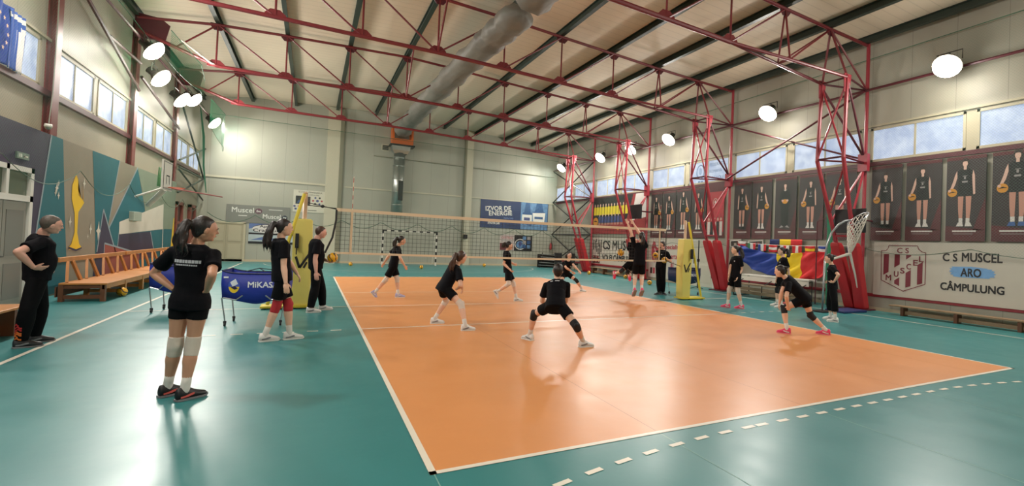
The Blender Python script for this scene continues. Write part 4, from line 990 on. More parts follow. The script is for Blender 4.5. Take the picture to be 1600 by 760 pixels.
# white club sign behind the net
mtx = mat('sign_black', '#1d1b1c', .5); mws = mat('banner_white', '#bdb5a8', .5, var=.04, vs=1, bump=.25, bs=1.2); mrt = mat('sign_red', '#a53a44', .5)
b = MB(); b.mt(mws); b.bx(14.60, 14.625, 17.5, 22.75, .5, 2.12); sh = Sheet(b, (14.60, 22.75, .5), UY, UZ, NXm)
for u, v0, v1 in ((.12, .9, 1.5), (.32, .95, 1.45), (.5, .75, 1.3), (.68, .62, 1.0), (.84, .5, 1.25), (1.0, .75, 1.5), (.42, 1.35, 1.55), (.72, 1.1, 1.5)): sh.rect(u, v0, u + .1, v1, mtx, 2)
sh.text('CS MUSCEL', 1.25, .95, 4.9, 1.45, mtx, 2, bold=.018); sh.text('VOLEI CÂMPULUNG', 1.2, .3, 4.9, .72, mtx, 2, bold=.02)
for i in range(2):
    sh.rect(.1, .08 + i*.26, .95, .28 + i*.26, m_phr, 2); 
    for j in range(5): sh.disc(.2 + j*.16, .2 + i*.26, .05, .06, (m_psk, mrt)[j % 2], 3, 8)
sh.rect(0, 0, 5.25, .05, mrt, 2)
tag(b.build('club_sign', fix=False), 'white sign with black club lettering under the team banner', 'sign')
b = MB(); b.mt(mws); b.bx(14.60, 14.625, 14.5, 16.95, .15, 2.15); sh = Sheet(b, (14.60, 16.95, .15), UY, UZ, NXm)
sh.poly([(.2, 1.2), (.22, 1.6), (.35, 1.85), (.5, 1.8), (.55, 1.6), (.7, 1.5), (.95, 1.62), (1.0, 1.4), (.9, 1.1), (.7, .9), (.5, .75), (.3, .85)], mrt, 2)
sh.line([(.45, 1.5), (.6, 1.2), (.8, 1.1)], .06, mws, 3); sh.disc(.7, 1.15, .06, .06, m_psk, 3)
sh.text('Specialit', 1.15, 1.4, 2.3, 1.68, mrt, 2, bold=.02); sh.text('comerte', 1.2, 1.0, 2.25, 1.2, mrt, 2, bold=.02); sh.text('al', 1.75, .6, 1.95, .85, mrt, 2, bold=.02)
for j in range(4): sh.rect(.15 + .22*j, .2, .32 + .22*j, .5, (m_phr, mrt, m_pgr, m_pbl)[j], 2)
tag(b.build('shop_sign', fix=False), 'white sign with red lettering and a red curled shape behind the coach with two balls', 'sign')
# big club banner, right
b = MB(); b.mt(mws); b.bx(14.60, 14.615, .2, 5.5, .50, 2.12); sh = Sheet(b, (14.60, 0, 0), UY, UZ, NXm)
mcr = mat('crest_maroon', '#742330', .5)
P2 = lambda pts: [(-y, z) for y, z in pts]
out = P2([(5.28, 1.85), (5.14, 1.86), (5.08, 1.93), (5.06, 2.02), (4.27, 2.02), (4.24, 1.93), (4.15, 1.85), (4.05, 1.83), (4.05, .93), (4.63, .68), (5.26, .96), (5.28, 1.85)])
sh.line(out, .022, mcr, 2)
for st in ([(5.20, 1.76), (5.05, 1.76), (5.05, 1.22), (5.20, 1.12)], [(4.89, 1.76), (4.74, 1.76), (4.74, 1.46), (4.89, 1.36)], [(4.57, 1.76), (4.43, 1.76), (4.43, 1.72), (4.57, 1.61)], [(4.12, 1.57), (4.26, 1.47), (4.26, .90), (4.12, .95)], [(4.43, 1.32), (4.57, 1.22), (4.57, .79), (4.43, .84)], [(4.74, 1.08), (4.88, .98), (4.88, .88), (4.74, .82)]): sh.poly(P2(st), mcr, 2)
sh.text('C S', -4.82, 1.80, -4.50, 1.95, mcr, 3, bold=.018)
for ch, y, z, s_ in (('M', 5.05, 1.05, 1.25), ('U', 4.83, 1.17, 1), ('S', 4.66, 1.28, 1), ('C', 4.49, 1.41, 1), ('E', 4.31, 1.53, 1), ('L', 4.16, 1.64, 1)): sh.text(ch, -y - .06*s_, z - .08, -y + .06*s_, z + .08, mcr, 3, bold=.018)
sh.text('C S', -3.62, 1.62, -3.28, 1.83, mtx, 3, bold=.018); sh.text('MUSCEL', -3.17, 1.63, -2.30, 1.86, mtx, 3, bold=.018)
mbl = mat('brush_blue', '#6f9dcc', .5, var=.08, vs=8)
sh.poly([(-3.42, 1.48), (-3.2, 1.485), (-2.95, 1.50), (-2.7, 1.475), (-2.6, 1.47), (-2.62, 1.45), (-2.5, 1.445), (-2.52, 1.42), (-2.44, 1.40), (-2.48, 1.36), (-2.42, 1.33), (-2.47, 1.29), (-2.44, 1.25), (-2.55, 1.24), (-2.56, 1.21), (-2.9, 1.205), (-3.2, 1.20), (-3.38, 1.215), (-3.35, 1.25), (-3.44, 1.27), (-3.40, 1.31), (-3.47, 1.35), (-3.41, 1.39), (-3.46, 1.43), (-3.38, 1.44)], mbl, 2)
sh.text('ARO', -3.19, 1.23, -2.74, 1.445, mtx, 4, bold=.018); sh.text('CÂMPULUNG', -3.66, .83, -2.25, 1.08, mtx, 3, bold=.018)
tag(b.build('club_banner', fix=False), 'large white banner with maroon striped crest and black lettering on the right wall', 'banner')
# window film lettering
b = MB(); sh = Sheet(b, (XR + .01, 13.9, 4.64), UY, UZ, NXm); mfb = mat('film_blue', '#5f7fa8', .5)
b.mt(mfb); sh.o = V((XR + .015, 13.9, 4.64)); sh.ring(.42, .55, .26, .34, .05, mfb, 1); sh.disc(.42, .58, .1, .16, mat('film_pale_blue', '#8fa9cf', .5), 1); sh.disc(.35, .10, .06, .06, mfb, 1); sh.rect(.45, .06, .6, .13, mfb, 1)
sh.text('FEDERATIA', 1.0, .74, 1.95, .88, mfb, 1); sh.text('ROMANA', 1.0, .45, 1.75, .58, mfb, 1); sh.text('DE VOLEI', 1.15, .14, 1.9, .28, mfb, 1)
tag(b.build('window_film', fix=False), 'pale blue lettering and ring emblem stuck on a right window', 'window lettering')

# ---- far wall banners
UX = (1, 0, 0); NYm = (0, -1, 0); FY = YF - .03
def far_sheet(x0, z0, x1, z1, m, y=FY):
    b = MB(); b.mt(m); b.bx(x0, x1, y, y + .02, z0, z1); return b, Sheet(b, (x0, y, z0), UX, UZ, NYm)
b, sh = far_sheet(-4.92, 2.12, -1.95, 3.08, mat('grey_banner', '#77776f', .5, bump=.2, bs=2)); mww = mat('banner_letter_white', '#d5d5cc', .5)
sh.text('Muscel', .25, .55, 1.25, .82, mww, 2, bold=.01); sh.disc(1.47, .66, .17, .15, mat('plum', '#5a2c40', .5), 2); sh.text('fm', 1.37, .60, 1.57, .72, mww, 3, bold=.02)
sh.text('Muscel', 1.68, .28, 2.52, .52, mww, 2, bold=.01); sh.disc(2.72, .36, .14, .14, mat('navy_disc', '#1b1d33', .5), 2); sh.text('tv', 2.64, .3, 2.8, .42, mww, 3, bold=.02)
sh.rect(.55, .36, .95, .40, mww, 2); sh.rect(1.95, .76, 2.6, .79, mww, 2)
tag(b.build('banner', fix=False), 'grey banner with two white radio and television logos on the far wall', 'banner')
b, sh = far_sheet(-3.86, 1.0, -1.7, 2.1, mat('pale_sky_print', '#a7b3b4', .5, var=.1, vs=3))
sh.rect(0, .5, 2.16, .6, m_pbl, 1); sh.rect(0, 0, 2.16, .12, m_pbl, 1); sh.poly([(0, 1.1), (.9, 1.1), (.4, .9), (0, .8)], mat('print_sky_blue', '#5a6f9e', .5), 1); sh.poly([(.1, .2), (.8, .42), (1.5, .2)], mat('print_sky_blue', '#5a6f9e', .5), 1)
sh.disc(1.0, .82, .85, .24, m_pwh, 2); sh.disc(1.05, .84, .9, .26, m_pbl, 1.5); sh.text('Apa', .5, .86, .95, 1.02, mtx, 3, bold=.018); sh.text('Craiului', .2, .66, 1.35, .82, mtx, 3, bold=.018)
tag(b.build('banner', fix=False), 'small water brand banner under the grey banner on the far wall', 'banner')
b, sh = far_sheet(-1.83, 2.88, -.2, 4.13, mat('poster_pale', '#c3c0ae', .5))
sh.text('SCOALA GIMNAZIALA', .25, 1.10, 1.45, 1.2, mtx, 2); sh.text('CAMPULUNG', .7, .96, 1.3, 1.04, mtx, 2)
sh.rect(.12, .45, .5, .92, m_pbl, 2); sh.poly([(.15, .5), (.3, .7), (.46, .55)], mat('print_navy', '#27406e', .5), 3); sh.rect(.72, .42, .86, .9, m_phr, 2)
for i in range(6): sh.disc(1.22 + .22*math.cos(i*PI/3), .68 + .2*math.sin(i*PI/3), .06, .06, (mrt, m_pbl, mpu)[i % 3], 2, 6)
sh.disc(1.22, .68, .08, .08, mpu, 2, 6)
for i, (u, v) in enumerate(((.08, .32), (.3, .32), (.14, .17), (.3, .1))): sh.disc(u, v, .07, .06, (mpu, mrt, mpu, mrt)[i], 2, 6)
sh.rect(.75, .1, 1.2, .13, mtx, 2)
tag(b.build('school_poster', fix=False), 'pale school poster with dark hexagons behind the left volleyball post', 'poster')
b, sh = far_sheet(9.1, 2.56, 14.1, 4.5, mat('navy_print', '#1b2c5a', .45, var=.15, vs=1.5))
sh.text('IZVOR DE', .35, 1.2, 2.15, 1.5, mww, 2, bold=.018, rot=.07); sh.text('ENERGIE', .6, .88, 2.25, 1.18, mww, 2, bold=.018, rot=.07); sh.text('naturala', 1.65, .66, 2.35, .80, mat('print_light_blue', '#7d95c4', .5), 2, shear=.3); sh.text('ENERGIE', .55, .25, 1.4, .42, mww, 2, bold=.02)
mwat = mat('print_water', '#5a7ea3', .4, var=.3, vs=5); mwat2 = mat('print_bottle', '#31527e', .4, var=.2, vs=6)
sh.rect(2.9, 0.02, 4.95, 1.92, mwat, 1); sh.rect(3.05, .02, 3.75, 1.2, mwat2, 2); sh.poly([(3.15, 1.2), (3.65, 1.2), (3.55, 1.9), (3.25, 1.9)], mwat2, 2); sh.rect(3.85, .02, 4.75, 1.3, mwat2, 2); sh.poly([(3.95, 1.3), (4.65, 1.3), (4.5, 1.9), (4.1, 1.9)], mwat2, 2)
sh.rect(3.0, .5, 3.75, 1.05, mww, 3); sh.poly([(3.8, 1.2), (4.78, 1.25), (4.72, .6), (4.3, .5), (3.85, .6)], mww, 3); sh.text('BUCOVINA', 3.86, .75, 4.72, .98, mtx, 4, bold=.02) if False else sh.rect(3.95, .78, 4.6, .95, mwat2, 4)
sh.rect(3.15, .65, 3.6, .85, mpu, 4); sh.poly([(2.9, 0.02), (4.95, .02), (4.95, .3), (4.3, .45), (3.6, .25), (3.2, .4), (2.9, .2)], mwat, 5)
tag(b.build('banner', fix=False), 'large navy banner with white lettering and water bottles on the far wall', 'banner')
b, sh = far_sheet(10.55, 1.06, 11.6, 2.15, mat('print_pink_white', '#b3a7a0', .5)); sh.rect(.02, .02, .5, .5, mat('print_dark_red', '#5a2426', .5), 1); sh.text('CENTRUL', .1, .8, .95, .95, mrt, 2); sh.rect(.1, .62, .9, .68, m_pgr, 2); sh.disc(.75, .3, .16, .2, m_pgr, 2)
tag(b.build('poster', fix=False), 'small white and dark red poster under the navy banner, left of the black one', 'poster')
b, sh = far_sheet(11.6, 1.06, 12.95, 2.15, m_pbl); sh.ring(.45, .45, .42, .38, .06, m_pwh, 1); sh.disc(.45, .42, .3, .26, mwat, 1.5); sh.disc(.45, .48, .12, .16, mpu, 3)
for i in range(3):
    for j in range(2): sh.rect(.62 + j*.34, .68 - i*.3 + .1, .88 + j*.34, .92 - i*.3 + .1, (mwat, m_pgr, mwat2)[(i + j) % 3], 2)
tag(b.build('poster', fix=False), 'small black poster with a white ring emblem under the navy banner', 'poster')

# ------------------------------------------------------------------ flags
mfl = {k: mat('flag_' + k, c, .7, bump=.25, bs=7) for k, c in dict(blue='#1e3a8c', yellow='#e3c31f', red='#c8262c', white='#d8d6d2', green='#2c7a4a', navy='#1a2a5a').items()}
def cloth(name, f, nu, nv, matf, label, cat='flag', group=None):
    b = MB(); pts = {}
    for i in range(nu + 1):
        for j in range(nv + 1): pts[i, j] = f(i/nu, j/nv)
    for i in range(nu):
        for j in range(nv): b.mt(matf((i + .5)/nu, (j + .5)/nv)); b.add([pts[i, j], pts[i+1, j], pts[i+1, j+1], pts[i, j+1]], [(0, 1, 2, 3)])
    o = b.build(name, smooth=True, fix=False)
    bm = bmesh.new(); bm.from_mesh(o.data); bmesh.ops.remove_doubles(bm, verts=bm.verts[:], dist=.0005); bm.to_mesh(o.data); bm.free()
    for p in o.data.polygons: p.use_smooth = True
    so = o.modifiers.new('s', 'SOLIDIFY'); so.thickness = .004
    return tag(o, label, cat, group)
def bigf(u, v):
    y = 10.75 - u*4.35
    top = [1.92, 1.75, 1.62, 1.62, 1.70, 1.74, 1.86]; bot = [1.36, .98, .82, .80, .74, .86, 1.22]
    k = u*6; i = min(5, int(k)); s_ = k - i
    zt = top[i]*(1-s_) + top[i+1]*s_; zb = bot[i]*(1-s_) + bot[i+1]*s_
    dg = (v*1.2 + u*2.5)
    return (14.40 + .05*math.sin(dg*9 + u*16) + .03*math.sin(v*17 + u*30), y, zt + (zb - zt)*v)
cloth('flag', bigf, 90, 26, lambda u, v: mfl['blue'] if u < .42 else (mfl['yellow'] if u < .655 else mfl['red']), 'large blue, yellow and red flag draped along the right wall behind the players')
cloth('flag', lambda u, v: (14.52 + .015*math.sin(u*14), 9.36 - u*1.38, 2.16 - .22*v), 24, 3, lambda u, v: (mfl['navy'], mfl['yellow'], mfl['red'])[min(2, int(u*3))], 'small blue, yellow and red flag flat above the bunting line', 'flag')
b = MB(); pl = [(14.47, 11.4, 2.14), (14.47, 10.0, 1.97), (14.47, 8.5, 1.93), (14.47, 7.2, 1.95), (14.47, 5.9, 1.99)]; b.tube(pl, .008, 5); tag(b.build('bunting_string', m_white), 'thin white string carrying a row of small flags on the right wall', 'string')
FL = [('white', 'red', 'white', 'h'), ('green', 'white', 'red', 'v'), ('blue', 'white', 'red', 'v'), ('red', 'white', 'red', 'h'), ('white', 'red', 'white', 'v'), ('red', 'white', 'red', 'v'), ('red', 'yellow', 'red', 'h'), ('blue', 'white', 'red', 'h'), ('white', 'navy', 'white', 'v'), ('navy', 'white', 'navy', 'v')]
FN = ['first small flag on the bunting string, red band between white ones', 'second small flag on the bunting string, green, white and red upright bands', 'third small flag on the bunting string, blue, white and red upright bands', 'fourth small flag on the bunting string, white band between red ones', 'fifth small flag on the bunting string, upright red band on white', 'sixth small flag on the bunting string, upright white band on red', 'seventh small flag on the bunting string, yellow band between red ones', 'eighth small flag on the bunting string, blue, white and red level bands', 'ninth small flag on the bunting string, navy upright band on white', 'last small flag on the bunting string, white upright band on navy']
for i, (a, c, d, o_) in enumerate(FL):
    y = 10.9 - i*.51; z = 2.06 - .11*math.sin(min(1, i/4)*PI/2) + (.03 if i > 7 else 0)
    cloth('small_flag', lambda u, v, y=y, z=z, i=i: (14.50 + .012*math.sin(u*7 + v*3 + i), y - u*.38, z - .27*v - .02*math.sin(u*3)), 9, 9, lambda u, v, a=a, c=c, d=d, o_=o_: mfl[(a, c, d)[min(2, int((v if o_ == 'h' else u)*3))]], FN[i], 'flag', 'small flags of the bunting')
# flags over the left window
cloth('flag', lambda u, v: (XL + .10 + .03*math.sin(u*14 + v*2), 8.9 + u*1.02 + .0*v, 5.78 - 1.15*v), 30, 24, lambda u, v: mfl['blue'], 'blue flag with yellow stars hung over the left window')
b = MB(); sh = Sheet(b, (XL + .145, 0, 0), (0, 1, 0), (0, 0, 1), (1, 0, 0)); msf = mat('star_pale_gold', '#c9a98a', .6)
for i in range(12):
    a = i*PI/6; cy, cz = 9.42 + .30*math.cos(a), 5.2 + .32*math.sin(a); sh.poly([(cy + (.05 if k % 2 == 0 else .022)*math.cos(PI/2 + k*PI/5), cz + (.05 if k % 2 == 0 else .022)*math.sin(PI/2 + k*PI/5)) for k in range(10)], msf, 1)
so_ = b.build('printed_stars', parent=[o for o in bpy.data.objects if o.get('label', '').startswith('blue flag with yellow')][0], fix=False)
mgb = mat('flag_greek_blue', '#2c4f9e', .7)
cloth('flag', lambda u, v: (XL + .12 + .02*math.sin(u*22 + v), 9.80 + u*.56 + .03*math.sin(v*5), 5.74 - 1.13*v), 36, 24, lambda u, v: (mgb if ((.12 < v < .2) or (.02 < u < .12) or v < .05 or (.2 < v < .28 and u < .6)) and not (.07 < v < .12) else mfl['white']) if v < .28 else (mgb if int(u*9) % 2 == 0 else mfl['white']), 'blue and white striped flag beside the blue one on the left window')
# joints of every person in metres: height, left and right foot pitch, then one row of x y z per joint
SIDED = ('hip', 'knee', 'ank', 'foot', 'sho', 'elb', 'wri')
def pose_of(rows):
    d = dict(H=rows[0][0], pitch=rows[0][1:])
    d['pel'], d['neck'], d['head'], d['F'], d['HF'] = [V(r) for r in rows[1:6]]
    for i, nm in enumerate(SIDED): d[nm] = {'L': V(rows[6 + 2*i]), 'R': V(rows[7 + 2*i])}
    return d
POSE = {}
POSE['coach_left'] = [(1.82, 0, 0), (-4.065, 5.745, 0.948), (-4.051, 5.726, 1.496), (-3.917, 5.652, 1.649), (0.871, 0.491, 0.000), (0.911, 0.413, 0.000), (-4.107, 5.818, 0.951), (-4.024, 5.672, 0.944), (-4.073, 5.913, 0.517), (-4.070, 5.560, 0.515), (-4.134, 5.972, 0.098), (-4.137, 5.627, 0.098), (0.871, 0.491, 0.000), (0.911, 0.413, 0.000), (-4.140, 5.884, 1.431), (-3.965, 5.573, 1.416), (-4.269, 6.128, 1.261), (-4.105, 5.312, 1.285), (-4.200, 6.155, 0.998), (-4.006, 5.462, 1.079)]
POSE['girl_front'] = [(1.79, 0, 0), (-1.832, 2.495, 0.965), (-1.814, 2.475, 1.504), (-1.733, 2.429, 1.671), (0.314, 0.949, 0.000), (0.941, 0.337, 0.000), (-1.910, 2.521, 0.969), (-1.754, 2.470, 0.961), (-1.939, 2.548, 0.515), (-1.799, 2.510, 0.520), (-2.002, 2.652, 0.096), (-1.832, 2.463, 0.096), (0.791, 0.611, 0.000), (0.791, 0.611, 0.000), (-1.983, 2.532, 1.441), (-1.650, 2.423, 1.425), (-2.162, 2.667, 1.214), (-1.622, 2.163, 1.242), (-1.976, 2.536, 1.072), (-1.685, 2.358, 1.069)]
POSE['girl_redpads'] = [(1.86, 0, 0), (-1.190, 5.241, 1.004), (-1.242, 5.258, 1.563), (-1.178, 5.220, 1.747), (0.937, 0.349, 0.000), (0.984, 0.181, 0.000), (-1.219, 5.321, 0.999), (-1.160, 5.161, 1.010), (-1.088, 5.317, 0.548), (-1.237, 5.235, 0.541), (-1.051, 5.304, 0.100), (-1.369, 5.236, 0.100), (0.969, 0.249, 0.000), (0.937, 0.349, 0.000), (-1.298, 5.426, 1.478), (-1.172, 5.085, 1.500), (-1.115, 5.292, 1.236), (-1.163, 5.047, 1.171), (-0.990, 5.418, 1.021), (-1.120, 4.957, 0.910)]
POSE['coach_ball'] = [(1.86, 0, 0), (-0.707, 8.367, 0.978), (-0.722, 8.364, 1.539), (-0.632, 8.313, 1.709), (0.986, 0.165, 0.000), (0.986, 0.165, 0.000), (-0.721, 8.452, 0.978), (-0.693, 8.283, 0.978), (-0.580, 8.492, 0.539), (-0.695, 8.259, 0.523), (-0.532, 8.532, 0.100), (-0.767, 8.177, 0.100), (0.980, 0.199, 0.000), (0.986, 0.165, 0.000), (-0.750, 8.544, 1.465), (-0.690, 8.185, 1.465), (-0.676, 8.667, 1.167), (-0.723, 8.147, 1.134), (-0.490, 8.476, 1.084), (-0.694, 8.114, 0.856)]
POSE['runner'] = [(1.75, 0, 50), (1.218, 10.765, 0.899), (1.301, 10.710, 1.417), (1.396, 10.657, 1.581), (0.999, 0.034, 0.000), (0.999, -0.053, 0.000), (1.216, 10.845, 0.907), (1.219, 10.685, 0.890), (1.334, 10.770, 0.500), (1.034, 10.752, 0.481), (1.366, 10.702, 0.094), (0.785, 10.840, 0.135), (1.000, -0.001, 0.000), (0.990, -0.140, 0.000), (1.287, 10.888, 1.367), (1.293, 10.547, 1.330), (1.118, 11.016, 1.133), (1.327, 10.338, 1.101), (1.019, 11.153, 0.928), (1.463, 10.408, 0.888)]
POSE['croucher'] = [(1.76, 0, 0), (1.447, 5.840, 0.742), (1.663, 5.829, 1.171), (1.747, 5.782, 1.332), (0.968, 0.249, 0.000), (0.959, 0.283, 0.000), (1.431, 5.918, 0.751), (1.462, 5.761, 0.732), (1.586, 6.190, 0.454), (1.712, 5.547, 0.454), (1.386, 6.231, 0.095), (1.749, 5.345, 0.095), (1.000, 0.025, 0.000), (1.000, 0.025, 0.000), (1.599, 5.999, 1.129), (1.664, 5.663, 1.087), (1.762, 5.854, 0.905), (1.673, 5.510, 0.814), (1.848, 6.023, 0.721), (1.702, 5.761, 0.736)]
POSE['stepper'] = [(1.7, 0, 60), (4.090, 9.487, 0.883), (4.039, 9.503, 1.393), (4.107, 9.464, 1.556), (0.983, -0.185, 0.000), (0.963, -0.270, 0.000), (4.104, 9.563, 0.882), (4.075, 9.410, 0.884), (4.264, 9.453, 0.492), (4.056, 9.291, 0.485), (4.341, 9.368, 0.091), (3.825, 9.526, 0.260), (0.963, -0.270, 0.000), (0.936, -0.353, 0.000), (4.077, 9.665, 1.323), (4.015, 9.337, 1.327), (4.115, 9.460, 1.103), (3.945, 9.436, 1.050), (4.327, 9.584, 1.033), (4.054, 9.256, 0.905)]
POSE['wide_croucher'] = [(1.78, 0, 0), (2.713, 3.595, 0.664), (2.893, 3.945, 1.015), (2.900, 3.938, 1.205), (0.565, 0.825, 0.000), (0.365, 0.931, 0.000), (2.643, 3.636, 0.659), (2.784, 3.553, 0.669), (2.530, 4.013, 0.471), (2.918, 3.250, 0.387), (2.547, 4.197, 0.096), (3.157, 3.432, 0.096), (-0.319, 0.948, 0.000), (1.000, -0.024, 0.000), (2.718, 3.986, 0.957), (3.019, 3.810, 0.979), (2.716, 4.123, 0.671), (3.061, 3.908, 0.681), (2.942, 4.266, 0.661), (3.141, 4.160, 0.648)]
POSE['far_girl'] = [(1.72, 0, 0), (7.157, 11.890, 0.624), (7.122, 11.624, 1.068), (7.150, 11.605, 1.270), (0.046, -0.999, 0.000), (0.046, -0.999, 0.000), (7.235, 11.890, 0.631), (7.078, 11.890, 0.618), (7.473, 11.627, 0.403), (6.894, 11.626, 0.347), (7.729, 11.670, 0.092), (7.012, 11.917, 0.092), (0.385, -0.923, 0.000), (-0.128, -0.992, 0.000), (7.294, 11.659, 1.022), (6.958, 11.659, 0.996), (7.203, 11.376, 0.948), (6.923, 11.391, 0.852), (7.330, 11.236, 0.773), (7.138, 11.339, 0.720)]
POSE['jumper'] = [(1.9, 45, 45), (7.818, 8.399, 1.212), (7.816, 8.389, 1.785), (7.843, 8.371, 1.985), (0.357, 0.934, 0.000), (0.437, 0.899, 0.000), (7.736, 8.430, 1.212), (7.899, 8.368, 1.212), (7.800, 8.566, 0.772), (7.987, 8.486, 0.770), (7.648, 8.370, 0.400), (7.839, 8.268, 0.409), (0.274, 0.962, 0.000), (0.274, 0.962, 0.000), (7.642, 8.457, 1.710), (7.990, 8.324, 1.708), (7.591, 8.539, 2.067), (7.808, 8.431, 2.064), (7.532, 8.664, 2.346), (7.684, 8.583, 2.353)]
POSE['spiker'] = [(1.76, 70, 80), (8.434, 9.606, 1.184), (8.432, 9.598, 1.662), (8.460, 9.579, 1.851), (-0.090, -0.996, 0.000), (0.084, -0.996, 0.000), (8.515, 9.599, 1.184), (8.354, 9.613, 1.183), (8.334, 9.760, 0.827), (8.064, 9.677, 0.870), (8.640, 10.015, 0.718), (8.093, 10.078, 0.773), (0.256, -0.967, 0.000), (0.256, -0.967, 0.000), (8.604, 9.583, 1.593), (8.260, 9.615, 1.591), (8.477, 9.342, 1.746), (8.358, 9.663, 1.885), (8.537, 9.309, 2.002), (8.281, 9.556, 2.113)]
POSE['man_balls'] = [(1.9, 0, 0), (10.165, 10.348, 1.008), (10.199, 10.318, 1.579), (10.155, 10.337, 1.776), (-0.930, -0.368, -0.000), (-0.973, 0.231, -0.000), (10.197, 10.266, 1.002), (10.133, 10.429, 1.014), (10.220, 10.264, 0.537), (10.095, 10.360, 0.551), (10.295, 10.334, 0.102), (10.133, 10.345, 0.102), (-0.146, -0.989, 0.000), (-1.000, -0.028, -0.000), (10.263, 10.149, 1.490), (10.127, 10.495, 1.516), (10.387, 10.074, 1.185), (9.994, 10.402, 1.219), (10.130, 10.021, 1.296), (9.806, 10.194, 1.270)]
POSE['pink_shoes'] = [(1.81, 0, 0), (10.105, 6.806, 0.969), (10.109, 6.794, 1.515), (10.052, 6.820, 1.698), (-0.980, 0.201, -0.000), (-0.803, 0.596, -0.000), (10.089, 6.725, 0.968), (10.122, 6.888, 0.971), (10.120, 6.722, 0.516), (10.033, 6.970, 0.532), (10.217, 6.665, 0.097), (9.998, 6.980, 0.097), (-0.687, 0.727, 0.000), (-0.621, 0.784, 0.000), (10.072, 6.622, 1.439), (10.144, 6.969, 1.447), (10.174, 6.661, 1.136), (9.997, 6.928, 1.162), (10.037, 6.674, 0.902), (9.922, 6.905, 0.902)]
POSE['behind_girl'] = [(1.84, 0, 0), (11.883, 6.662, 0.963), (11.910, 6.637, 1.517), (11.841, 6.670, 1.709), (-0.855, 0.519, -0.000), (-0.752, 0.659, -0.000), (11.839, 6.590, 0.962), (11.927, 6.735, 0.964), (11.747, 6.591, 0.520), (11.927, 6.846, 0.526), (11.709, 6.502, 0.099), (11.989, 6.891, 0.099), (-0.626, 0.780, 0.000), (-0.555, 0.832, 0.000), (11.812, 6.486, 1.441), (12.000, 6.794, 1.446), (11.941, 6.479, 1.137), (11.830, 6.773, 1.142), (11.999, 6.489, 0.866), (11.740, 6.740, 0.864)]
POSE['lunger'] = [(1.8, 0, 0), (8.220, 3.174, 0.763), (7.876, 3.350, 1.144), (7.760, 3.409, 1.285), (-0.446, 0.895, 0.000), (-0.522, 0.853, 0.000), (8.163, 3.121, 0.735), (8.278, 3.228, 0.790), (7.915, 3.408, 0.511), (8.423, 3.145, 0.382), (7.920, 3.321, 0.097), (8.682, 2.970, 0.097), (-0.522, 0.853, 0.000), (-0.446, 0.895, 0.000), (7.800, 3.213, 1.035), (8.044, 3.440, 1.151), (7.612, 3.116, 0.795), (7.916, 3.471, 0.859), (7.764, 3.194, 0.586), (7.952, 3.547, 0.602)]
POSE['white_shoes'] = [(1.72, 0, 0), (10.814, 4.299, 0.889), (10.785, 4.305, 1.407), (10.708, 4.342, 1.570), (-0.628, 0.779, -0.000), (-0.628, 0.779, -0.000), (10.753, 4.250, 0.886), (10.876, 4.349, 0.892), (10.661, 4.126, 0.494), (10.896, 4.413, 0.476), (10.709, 4.126, 0.092), (11.017, 4.453, 0.092), (-0.628, 0.779, -0.000), (-0.628, 0.779, -0.000), (10.658, 4.198, 1.332), (10.919, 4.410, 1.344), (10.540, 3.962, 1.176), (11.152, 4.467, 1.154), (10.619, 4.129, 0.995), (10.981, 4.492, 0.963)]
# ------------------------------------------------------------------ people
def fuse(mb, voxel, smooth=4, fac=.5):
    """weld overlapping closed pieces into one continuous surface"""
    me = bpy.data.meshes.new('f'); me.from_pydata(mb.v, [], mb.f)
    bm = bmesh.new(); bm.from_mesh(me); bmesh.ops.recalc_face_normals(bm, faces=bm.faces[:]); bm.to_mesh(me); bm.free()
    o = bpy.data.objects.new('f', me); C.objects.link(o)
    r = o.modifiers.new('r', 'REMESH'); r.mode = 'VOXEL'; r.voxel_size = voxel
    if smooth: s_ = o.modifiers.new('s', 'SMOOTH'); s_.factor = fac; s_.iterations = smooth
    dg = bpy.context.evaluated_depsgraph_get(); out = bpy.data.meshes.new_from_object(o.evaluated_get(dg))
    bpy.data.objects.remove(o); bpy.data.meshes.remove(me)
    out.polygons.foreach_set('use_smooth', [True]*len(out.polygons)); return out
def place(me, name, m, parent):
    me.name = name; me.transform(Matrix.Translation(-parent_origin(parent))); me.materials.clear(); me.materials.append(m)
    o = bpy.data.objects.new(name, me); C.objects.link(o); o.parent = parent; return o
def skin_mat(k, c): return mat('skin_' + k, c, .5, var=.04, vs=9)
m_sk1 = skin_mat('fair', '#d6aa90'); m_sk2 = skin_mat('warm', '#bf8c70'); m_sk3 = skin_mat('rosy', '#cf9c88')
m_shirt = mat('black_jersey', '#0b0b10', .85, var=.1, vs=5, bump=.6, bs=9, spec=.15); m_short = mat('black_shorts', '#08090c', .85, bump=.5, bs=10, spec=.15)
m_hairb = hair_mat('dark_brown_hair', '#1f1613'); m_hairm = hair_mat('brown_hair', '#432c20'); m_hairg = hair_mat('greying_hair', '#5b5048')
m_sock = mat('white_sock', '#cfcac2', .8, bump=.2, bs=60); m_knw = mat('white_kneepad', '#cdbfb2', .8, var=.05, bump=.3, bs=14); m_knr = mat('red_kneepad', '#a8242b', .8, bump=.3, bs=14); m_knb = mat('black_kneepad', '#101014', .8, bump=.3, bs=14)
m_shw = mat('white_shoe', '#d6d3ce', .5); m_shb = mat('black_shoe', '#141316', .5); m_shp = mat('pink_shoe', '#d8365f', .5); m_shd = mat('dark_shoe', '#26272b', .5); m_shl = mat('lilac_shoe', '#a8a2c4', .5)
m_solew = mat('white_sole', '#d9d7d0', .5); m_soler = mat('coral_sole', '#d05a50', .5); m_soleg = mat('grey_sole', '#77777a', .5); m_solep = mat('pink_sole', '#e07888', .5)
